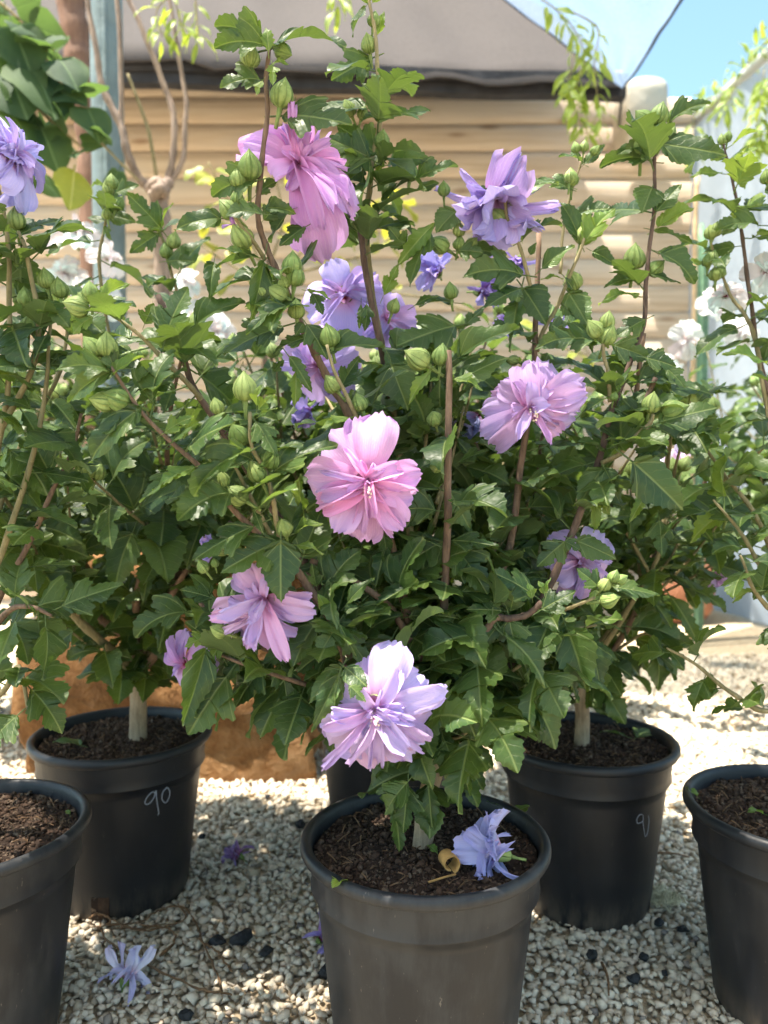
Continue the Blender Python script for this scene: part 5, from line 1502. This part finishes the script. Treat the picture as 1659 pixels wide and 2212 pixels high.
# white flowered shrubs further back
for i, (bx, by, lab, fl, hgt, nm) in enumerate((
    (-1.25, 2.05, 'white flowered hibiscus shrub beside the grey steel post', [(170, 505, 1.95, (.2, .5, .5), 66), (205, 655, 1.9, (-.1, -.1, .8), 60), (140, 590, 1.95, (0, .2, .8), 50), (235, 560, 1.92, (.4, .3, .5), 44)], .82, 9),
    (-.50, 2.15, 'white flowered hibiscus shrub growing beneath the pruned bare tree', [(425, 690, 2.0, (0, .1, .8), 56), (470, 720, 2.0, (.3, 0, .7), 46), (400, 610, 2.0, (.2, .4, .6), 40)], .78, 8),
    (1.14, 1.92, 'white flowered hibiscus shrub in front of the greenhouse film', [(1480, 735, 1.75, (0, .1, .8), 44), (1555, 655, 1.7, (.2, .2, .7), 46), (1440, 800, 1.75, (0, .1, .8), 36)], .74, 9),
    (1.62, 2.45, 'tall hibiscus shrub with a few white flowers against the white film', [(1600, 720, 1.9, (0, .1, .8), 40)], .85, 8),
    (.30, 2.2, 'dark green hibiscus shrub standing just in front of the log wall', [], .68, 9))):
    s = Shrub('hibiscus_shrub', (bx, by, SOILZ), lab, 'hibiscus shrubs in the row behind', 60 + i)
    for k, (x, y, Y, f, r_) in enumerate(fl):
        s.flower_px(x, y, Y, f, r_, WHITE, seed=80 + 5 * i + k, n_in=14, white=True, stamens=False)
    grow(s, (bx, by, SOILZ), nm, hgt, .30, ((.28, 0), (0, 0), (-.26, 0), (-.22, 0), (0, 0))[i], 16, 90 + i, size=(.048, .080))
    s.finish(200)
    make_pot('row%d' % i, bx, by, ['black plastic pot of the white hibiscus by the steel post', 'black plastic pot of the white hibiscus under the bare tree', 'black plastic pot of the white hibiscus before the greenhouse film', 'black plastic pot of the tall hibiscus against the white film', 'black plastic pot of the dark hibiscus before the log wall'][i], i)

# ------------------------------------------------------------------ background plants and posts
def leafy(sh, path, n, kind, size, t0=.1, t1=1.0, droop=.3):
    sh.fill(path, t0, t1, n, size, (kind,), droop=droop)
# galvanised post
mb = MB()
pb, pt = U(237, 560, 2.6), U(229, 0, 2.6)
lean = (pt - pb) / (pt.z - pb.z)
foot = pb - lean * pb.z
pts = [foot + lean * z for z in (0, .5, 1, 1.5, 2, 2.6, 3.2)]
post = empty('steel_post', tuple(foot)); tag(post, 'blue grey galvanised steel post standing beside the pruned tree', 'post')
mb.tube([p - foot for p in pts], .052, 20); mb.build('shaft', M['galv'], post)
mb = MB(); mb.tube([p - foot + Vector((.012, -.046, 0)) for p in pts], .010, 8); mb.build('ridge', M['galv'], post)
mb = MB(); mb.box((0, 0, .006), (.2, .2, .012)); mb.build('base_plate', M['galv'], post, False)
# brown trunk
def tree(name, label, cat, parts):
    P = empty(name, tuple(parts[0][1][0] * 1.0)); tag(P, label, cat)
    org = parts[0][1][0]
    for (nm, pts, r0, r1, mat) in parts:
        q = spline(pts, 7); m = len(q) - 1
        if mat == 'cane' and nm == 'branch': r0, r1 = r0 * .62, r1 * .7
        mb = MB(); mb.tube([p - org + Vector((noise.noise(p * 9), noise.noise(p * 9 + Vector((3, 0, 0))), 0)) * .006 for p in q], [(r0 + (r1 - r0) * i / m) * (1 + .08 * math.sin(i * 1.7)) for i in range(m + 1)], 10, jit=.05)
        mb.build(nm, M[mat], P)
    return P
g0 = U(205, 700, 3.0); g0.z = 0
tree('brown_tree', 'reddish brown rough tree trunk rising behind the steel post', 'tree', [
    ('trunk', [g0, U(208, 600, 3.0), U(200, 320, 3.0), U(182, 200, 3.0), U(168, 110, 3.0), U(150, -20, 3.0), U(140, -150, 3.0)], .060, .050, 'bark_big')])
g1 = U(352, 600, 2.4); g1.z = 0
tree('pruned_tree', 'pruned small tree with bare pale canes rising from a knobbly head', 'tree', [
    ('trunk', [g1, U(352, 560, 2.4), U(345, 470, 2.4), U(345, 415, 2.4), U(345, 392, 2.4)], .026, .030, 'cane'),
    ('branch', [U(335, 410, 2.4), U(300, 385, 2.38), U(275, 330, 2.36), U(262, 270, 2.36), U(225, 200, 2.36), U(212, 130, 2.36), U(188, -20, 2.36)], .024, .011, 'cane'),
    ('branch', [U(262, 280, 2.36), U(262, 150, 2.36), U(250, -20, 2.36)], .012, .010, 'cane'),
    ('branch', [U(352, 410, 2.4), U(372, 350, 2.4), U(376, 250, 2.4), U(350, 170, 2.4), U(312, 70, 2.4), U(268, -20, 2.4)], .018, .010, 'cane'),
    ('branch', [U(360, 410, 2.4), U(392, 350, 2.4), U(400, 270, 2.4), U(402, 210, 2.4), U(385, 110, 2.4), U(362, -20, 2.4)], .014, .008, 'cane'),
    ('branch', [U(340, 395, 2.4), U(325, 300, 2.38), U(300, 220, 2.38), U(278, 160, 2.38)], .006, .004, 'twig'),
    ('knob', [U(322, 412, 2.39), U(338, 396, 2.375), U(352, 404, 2.37), U(366, 392, 2.385)], .022, .018, 'cane'),
    ('knob', [U(330, 425, 2.375), U(345, 408, 2.36), U(362, 420, 2.375)], .020, .018, 'cane')])

class Vine(Shrub):
    pass
v = Vine('leafy_vine', tuple(U(60, 300, 2.0)), 'broad leaved climbing vine hanging before the steel post, one yellowed leaf', None, 71)
v.o['category'] = 'vine'
for pts, n in (([(-60, 60, 2.0), (60, 120, 2.0), (150, 230, 2.0), (230, 320, 2.0), (300, 390, 2.0)], 5), ([(-60, 150, 2.0), (40, 200, 2.0), (110, 260, 2.0), (190, 330, 2.0)], 12), ([(-60, -40, 2.0), (40, 40, 2.0), (100, 120, 2.0)], 9), ([(-80, 260, 2.05), (0, 300, 2.05), (60, 380, 2.05)], 7), ([(20, -40, 2.1), (60, 60, 2.1), (120, 110, 2.1)], 7), ([(-60, 20, 2.2), (30, 120, 2.2), (80, 260, 2.2), (130, 330, 2.2)], 12), ([(60, 60, 2.05), (120, 160, 2.0), (180, 260, 2.0)], 3)):
    q = v.branch(px(pts), .005, .003, 'twig'); v.fill(q, .05, 1, n, (.05, .095), ('heart',), droop=.3, spread=1.3)
for (a) in ((20, 150, 60, 260), (70, 150, 120, 260), (100, 190, 190, 230), (10, 230, 70, 330), (190, 235, 215, 310), (90, 280, 130, 380), (30, 60, 70, 170), (130, 130, 170, 200)):
    v.leaf_px(*a, 1.98, 'heart', 1.0)
v.leaf_px(160, 370, 150, 455, 1.97, 'oval', 1.2)
v.finish()
v = Vine('hanging_vine', tuple(U(1240, 20, 2.6)), 'yellow green narrow leaved vine dangling in front of the shed roof corner', None, 72); v.o['category'] = 'vine'
for pts, n in (([(1140, -20, 2.6), (1200, 20, 2.6), (1245, 70, 2.6), (1262, 130, 2.6), (1245, 200, 2.6), (1268, 290, 2.6)], 46), ([(1225, 20, 2.6), (1290, 60, 2.58), (1285, 130, 2.58), (1290, 200, 2.58), (1305, 260, 2.58)], 26), ([(1240, 120, 2.6), (1230, 190, 2.6), (1258, 275, 2.6)], 24)):
    q = v.branch(px(pts), .003, .0015, 'twig'); leafy(v, q, n, 'willow', (.045, .085), .12, 1, .8)
v.finish()
v = Vine('hanging_vine', tuple(U(700, -60, 2.2)), 'thin green vine strands dangling before the brown net', None, 75); v.o['category'] = 'vine'
for pts, n in (([(395, -30, 2.3), (340, 20, 2.3), (350, 80, 2.3)], 10), ([(420, -30, 2.3), (425, 40, 2.3), (430, 85, 2.3)], 9), ([(720, -30, 2.3), (735, 5, 2.3)], 8), ([(370, -40, 2.3), (385, 30, 2.3), (395, 60, 2.3)], 8)):
    q = v.branch(px(pts), .003, .0015, 'twig'); leafy(v, q, n, 'willow', (.05, .09), .12, 1, .8)
v.finish()
v = Vine('climbing_vine', tuple(U(1600, 180, 3.6)), 'yellow green vine twining along the sloping greenhouse pipe', None, 73); v.o['category'] = 'vine'
e = [e0.lerp(e1, t) + Vector((0, -.05, .06 + .03 * math.sin(t * 9))) for t in (.02, .2, .4, .6, .8, 1.0, 1.25)]
q = v.branch(e, .006, .004, 'twig'); leafy(v, q, 120, 'willow', (.05, .09), 0, 1, .2)
for pts, n in (([(1652, 150, 3.4), (1640, 230, 3.4), (1632, 330, 3.4)], 34), ([(1590, 170, 3.6), (1575, 215, 3.6), (1562, 240, 3.6)], 14), ([(1665, 130, 3.4), (1655, 260, 3.4), (1645, 300, 3.4)], 22), ([(1500, 250, 4.0), (1498, 300, 4.0), (1496, 330, 4.0)], 12)):
    q = v.branch(px(pts), .003, .0015, 'twig'); leafy(v, q, n, 'willow', (.06, .10), .05, 1, .8)
v.finish()
g = U(560, 700, 2.9); g.z = 0
v = Vine('lemon_tree', tuple(g), 'young tree with glowing yellow green leaves behind the bright pink flower', None, 74); v.o['category'] = 'tree'
tk = v.branch([g, g + Vector((0, 0, .5)), U(575, 700, 2.9), U(580, 560, 2.9)], .016, .010, 'bark', 'trunk')
for pts, n in (([(578, 600, 2.9), (520, 480, 2.88), (470, 390, 2.86), (450, 350, 2.86)], 9), ([(580, 580, 2.9), (610, 480, 2.9), (590, 370, 2.9), (560, 330, 2.9)], 8), ([(580, 620, 2.9), (680, 520, 2.9), (780, 470, 2.9), (870, 430, 2.9)], 10), ([(578, 620, 2.9), (480, 560, 2.9), (420, 520, 2.9)], 9), ([(580, 600, 2.9), (760, 560, 2.9), (850, 500, 2.9), (840, 400, 2.9)], 9), ([(580, 640, 2.9), (900, 640, 2.9), (1240, 760, 2.9), (1262, 745, 2.9)], 6)):
    q = v.branch(px(pts), .006, .003, 'twig'); leafy(v, q, n, 'oval', (.08, .12), .2, 1, .4)
v.finish()
# cactus and stick
c0 = U(1512, 700, 3.2); c0.z = 0
zt = U(1512, 483, 3.2).z
mb = MB()
V, F = [], []
for j in range(15):
    t = j / 14
    z = zt * t
    rr = .030 * (math.sqrt(max(.0, 1 - ((t - .93) / .072) ** 2)) if t > .93 else 1)
    for k in range(40):
        w = 2 * math.pi * k / 40
        q = rr * (1 + .16 * math.cos(8 * w))
        V.append((q * math.cos(w), q * math.sin(w), z))
for j in range(14):
    for k in range(40):
        F.append((j * 40 + k, j * 40 + (k + 1) % 40, (j + 1) * 40 + (k + 1) % 40, (j + 1) * 40 + k))
F.append(tuple(range(14 * 40, 15 * 40)))
cac = empty('column_cactus', tuple(c0)); tag(cac, 'slim green column cactus standing before the white film', 'cactus')
mb.add(V, F); mb.build('stem', M['cactus'], cac)
mb = MB()
rs = random.Random(4)
for k in range(8):
    for j in range(26):
        w = 2 * math.pi * k / 8; z = zt * .9 * j / 25 + .02
        p = Vector((.035 * math.cos(w), .035 * math.sin(w), z))
        mb.tube([p, p + Vector((math.cos(w) * .012, math.sin(w) * .012, rs.uniform(-.006, .006)))], [.0008, .0003], 3)
mb.build('spines', M['straw'], cac)
k0 = U(1500, 700, 3.1); k0.z = 0
mb = MB(); q = [k0 * 0, U(1501, 560, 3.1) - k0, U(1506, 383, 3.1) - k0]; mb.tube(spline(q, 6), [.011 + .0015 * math.sin(i * 2.2) for i in range(13)], 8)
o = mb.build('support_stick', M['stick']); o.location = k0; tag(o, 'pale wooden support stick beside the column cactus', 'stick')
# urn
u0 = U(1462, 1326, 3.7); u0.z = 0
urn = empty('clay_urn', tuple(u0)); tag(urn, 'terracotta urn lying low on the sunlit gravel behind the shrubs', 'urn')
rr0 = (1540 - 1385) / FPX * 3.7 / 2
mb = MB(); mb.lathe([(0, 0), (rr0 * .7, 0), (rr0 * .92, .05), (rr0 * 1.0, .16), (rr0 * .93, .26), (rr0 * .72, .34), (rr0 * .60, .37), (rr0 * .52, .37), (rr0 * .5, .30), (rr0 * .5, .2)], 40); mb.build('body', M['terracotta'], urn)
mb = MB(); mb.lathe([(rr0 * .58, .372), (rr0 * .72, .375), (rr0 * .74, .392), (rr0 * .70, .405), (rr0 * .55, .402), (rr0 * .52, .385)], 40); mb.build('lip', M['terracotta'], urn)

# ochre rock behind the chalked pot
def rock(name, label, c, size, seed, mat, cat='rock', cuts=5, rotz=0.0, disp=.045, keepx=None):
    bm = bmesh.new()
    bmesh.ops.create_cube(bm, size=2)
    bmesh.ops.subdivide_edges(bm, edges=bm.edges[:], cuts=cuts * 4, use_grid_fill=True)
    for v in bm.verts:
        p = v.co.copy()
        s_ = p.normalized() * 1.25
        p = p.lerp(s_, .22)
        p.x *= 1 - .10 * (p.z + 1) * .5
        n = noise.fractal(p * 1.3 + Vector((seed, 0, 0)), 1.0, 2.0, 5)
        p += p.normalized() * n * disp * 6
        v.co = Vector((p.x * size[0] / 2, p.y * size[1] / 2, (p.z + .9) * size[2] / 1.9))
    me = bpy.data.meshes.new(name); bm.to_mesh(me); bm.free()
    me.materials.append(M[mat])
    me.polygons.foreach_set('use_smooth', np.ones(len(me.polygons), dtype=bool))
    o = link(name, me); o.location = c; o.rotation_euler = (0, 0, rotz)
    tag(o, label, cat)
    return o
xl, xr = U(66, 1600, 1.72).x, U(700, 1600, 1.72).x
rock('ochre_boulder', 'large ochre sandstone block standing behind the pot chalked 90', ((xl + xr) / 2, 1.80, -.01), (xr - xl, .26, .50), 2.0, 'rock')

# ------------------------------------------------------------------ things lying on the ground and on the soil
def onground(x, y, z=0.006):
    d = FWD + Vector((1, 0, 0)) * ((x - 829.5) / FPX) - UPV * ((y - 1106) / FPX)
    t = (z - CAMZ) / d.z
    return CAMP + d * t
rs = random.Random(12)
LP = [(468, 2037, 30, 'flat oval black lava pebble near the dry roots'), (520, 2029, 38, 'largest black lava pebble lying on the gravel'), (575, 2060, 26, 'black lava pebble on the gravel'), (710, 2100, 36, 'rough black lava pebble against the front pot'), (402, 2198, 26, 'black lava pebble in sunlit gravel'), (648, 1783, 22, 'black lava pebble beside the front pot rim'),
      (436, 1810, 14, 'small black lava pebble beside the chalked pot'), (578, 1724, 13, 'small black lava pebble near the ochre block'), (1280, 2066, 24, 'black lava pebble on the gravel between front pot and clean pot'), (1390, 2072, 20, 'black lava pebble near the clean pot'), (1370, 2118, 24, 'angular black lava pebble near the clean pot'), (1437, 2107, 16, 'small black lava pebble against the clean pot'), (1422, 1996, 20, 'black lava pebble below the moss tuft'), (1475, 2012, 20, 'black lava pebble beside the clean pot wall')]
for i, (x, y, sz, lab) in enumerate(LP):
    p = onground(x, y, .008)
    V, F = hull(26, (1, .8, .62), 500 + i)
    s_ = sz / FPX * p.y / 1.35
    me = pmesh('lava_pebble', V * s_, F.tolist(), M['lava'], False)
    o = link('lava_pebble', me); o.location = (p.x, p.y, .011); o.rotation_euler = (0, 0, rs.uniform(0, 6))
    tag(o, lab, 'pebble', 'black pebbles on the gravel')

def fallen(loc, face, rad, tint, label, seed, n=10, roll=0):
    r = random.Random(seed)
    o = empty('fallen_flower', tuple(loc)); tag(o, label, 'fallen flower', 'fallen blossoms')
    z = Vector(face).normalized()
    m = basis((0, 0, 0), z.orthogonal(), z, rad, rad, rad) @ Matrix.Rotation(roll, 4, 'Z')
    c = link('calyx', CALYX, o); c.matrix_local = m
    for k in range(n):
        kind = 'wilt' if k < 5 else ('inner' if k % 2 else 'strap')
        pt = link('petal', r.choice(PET[kind]), o)
        q = r.uniform(.9, 1.15)
        pt.color = (min(1, tint[0] * q), min(1, tint[1] * q), min(1, tint[2] * q), 1)
        pt.matrix_local = m @ Matrix.Rotation(k * 2.4, 4, 'Z') @ Matrix.Rotation(r.uniform(.05, .85), 4, 'X') @ Matrix.Rotation(r.uniform(-1.1, 1.1), 4, 'Y') @ Matrix.Diagonal((r.uniform(.5, 1.0), r.uniform(.6, 1.1), 1.5, 1))
    return o
sz_ = SOILZ + .022
d = onground(1040, 1850, SOILZ + .018)
fallen(d + Vector((.022, -.004, .004)), (-.92, .22, .12), .040, (.52, .53, .82), 'faded blue blossom lying on the soil of the front pot', 3, 40)
d = onground(270, 2120, .014); fallen(d, (.15, .35, .8), .036, (.75, .76, .96), 'pale blue shredded blossom with green calyx on sunlit gravel', 4, 16)
d = onground(520, 1850, .014); fallen(d, (-.7, .2, .5), .026, (.24, .09, .26), 'dark purple shrivelled blossom on gravel near the chalked pot', 5, 12)
d = onground(692, 2030, .014); fallen(d, (.6, -.3, .6), .030, (.24, .18, .46), 'shrivelled indigo blossom against the front pot', 6, 12)
d = onground(1590, 1800, .014)
# curled dry leaf with stalk
d = onground(968, 1880, SOILZ + .010)
mb = MB()
V, F = [], []
for i in range(15):
    w = -1.2 + i * .42
    for j in range(4):
        V.append(Vector((math.cos(w) * (.011 - .0003 * i), (j - 1.5) * .006, math.sin(w) * (.011 - .0003 * i) + .010)))
for i in range(14):
    for j in range(3):
        F.append((i * 4 + j, i * 4 + j + 1, i * 4 + j + 5, i * 4 + j + 4))
mb.add(V, F); mb.tube([(.004, -.01, .0), (-.012, -.016, .002), (-.030, -.022, .003)], .0012, 5)
o = mb.build('curled_leaf', M['dry']); o.location = d; o.rotation_euler = (0, 0, .3)
so_ = o.modifiers.new('thickness', 'SOLIDIFY'); so_.thickness = .0012
tag(o, 'curled dry orange brown leaf beside the blue blossom in the front pot', 'dry leaf')
# little green leaf bits
for i, (x, y, z, L, rz, lab, mt) in enumerate(((745, 1905, SOILZ + .012, .022, 2.6, 'bright green leaf scrap on the front pot rim', 'young'), (945, 1845, SOILZ + .010, .020, .6, 'small green leaf scrap beside the dry curled leaf', 'young'), (1095, 1745, SOILZ + .010, .026, 1.2, 'dull green leaf at the back of the front pot soil', 'flat'), (1115, 1755, SOILZ + .010, .022, -1.0, 'dull green leaf touching the front pot rim', 'flat'),
                                           (1350, 1590, SOILZ + .010, .040, 1.5, 'green leaf lying on soil of the pot by sunlit gravel', 'flat'), (1375, 1592, SOILZ + .010, .034, -.9, 'second green leaf on soil of the pot by sunlit gravel', 'flat'), (175, 1610, SOILZ + .010, .042, 1.7, 'green leaf lying on soil of the chalked pot', 'flat'), (150, 1820 - 60, SOILZ + .010, .012, .8, 'tiny green seedling leaf in the scuffed pot', 'young'), (1505, 1720, SOILZ + .012, .020, .5, 'tiny green seedling at the clean pot rim', 'young'), (1648, 1758, SOILZ + .012, .022, 1.8, 'small green seedling on the reddish soil', 'young'))):
    p = onground(x, y, z)
    o = link('leaf_scrap', LEAF[mt][(i * 2 + 1) % 6]); o.location = p; o.scale = (L, L, L); o.rotation_euler = (.15, .1, rz)
    tag(o, lab, 'leaf', 'leaf scraps on the soil')
# dry roots by the chalked pot
mb = MB()
RT = [[(215, 1990), (230, 2030), (300, 2075), (380, 2115), (440, 2140), (500, 2150)], [(190, 1985), (215, 1975), (240, 1990), (215, 2005), (195, 1995)], [(230, 2000), (300, 1995), (340, 1970), (390, 1960), (420, 1990), (440, 2040), (470, 2110), (480, 2150)], [(300, 2000), (370, 2010), (375, 2040), (350, 2065)], [(260, 2005), (330, 2010), (400, 1985), (385, 1955)], [(430, 2030), (470, 2060), (500, 2100)], [(240, 1985), (290, 2010), (340, 2000)]]
roots = empty('dry_roots', tuple(onground(300, 2020))); tag(roots, 'tangle of dry brown roots trailing from under the chalked pot', 'roots')
for st in RT:
    mb = MB()
    q = spline([onground(x, y, .014 + .004 * math.sin(x)) for x, y in st], 7)
    mb.tube([p - roots.location + Vector((rs.uniform(-.0012, .0012), rs.uniform(-.0012, .0012), rs.uniform(0, .002))) for p in q], [rs.uniform(.0010, .0019) for _ in q], 5)
    mb.build('root', M['root'], roots)
# moss tuft between the pots
tuft = empty('moss_tuft', tuple(onground(1428, 1955))); tag(tuft, 'dry pale moss tuft on the gravel between the two pots', 'moss')
mb = MB()
for i in range(420):
    w = rs.uniform(0, 6.28); e_ = rs.uniform(.1, 1.4); L = rs.uniform(.008, .024)
    b0 = Vector((rs.gauss(0, .012), rs.gauss(0, .010), .004))
    d_ = Vector((math.cos(w) * math.cos(e_), math.sin(w) * math.cos(e_), math.sin(e_))) * L
    mb.tube([b0 + Vector((0, 0, .006)), b0 + d_ * .6 + Vector((0, 0, .006)), b0 + d_ + Vector((0, 0, .003))], [.0008, .0008, .0004], 3)
o = mb.build('strands', M['straw'], tuft); tag(o, kind='stuff')
# dry stalk bits on gravel
for (x, y, x2, y2, lab) in ((1300, 2080, 1315, 2150, 'reddish dry stalk lying on gravel beside the front pot'), (1410, 1842, 1490, 1852, 'thin reddish twig on gravel behind the clean pot'), (345, 2065, 372, 2040, 'brown dry pod beside the trailing roots')):
    a, b2 = onground(x, y, .014), onground(x2, y2, .014)
    mb = MB(); q = spline([(0, 0, 0), (b2 - a) * .5 + Vector((.003, 0, .003)), b2 - a], 5); mb.tube(q, [.0022 - .0001 * i for i in range(len(q))], 6)
    o = mb.build('dry_stalk', M['root']); o.location = a; tag(o, lab, 'stalk')
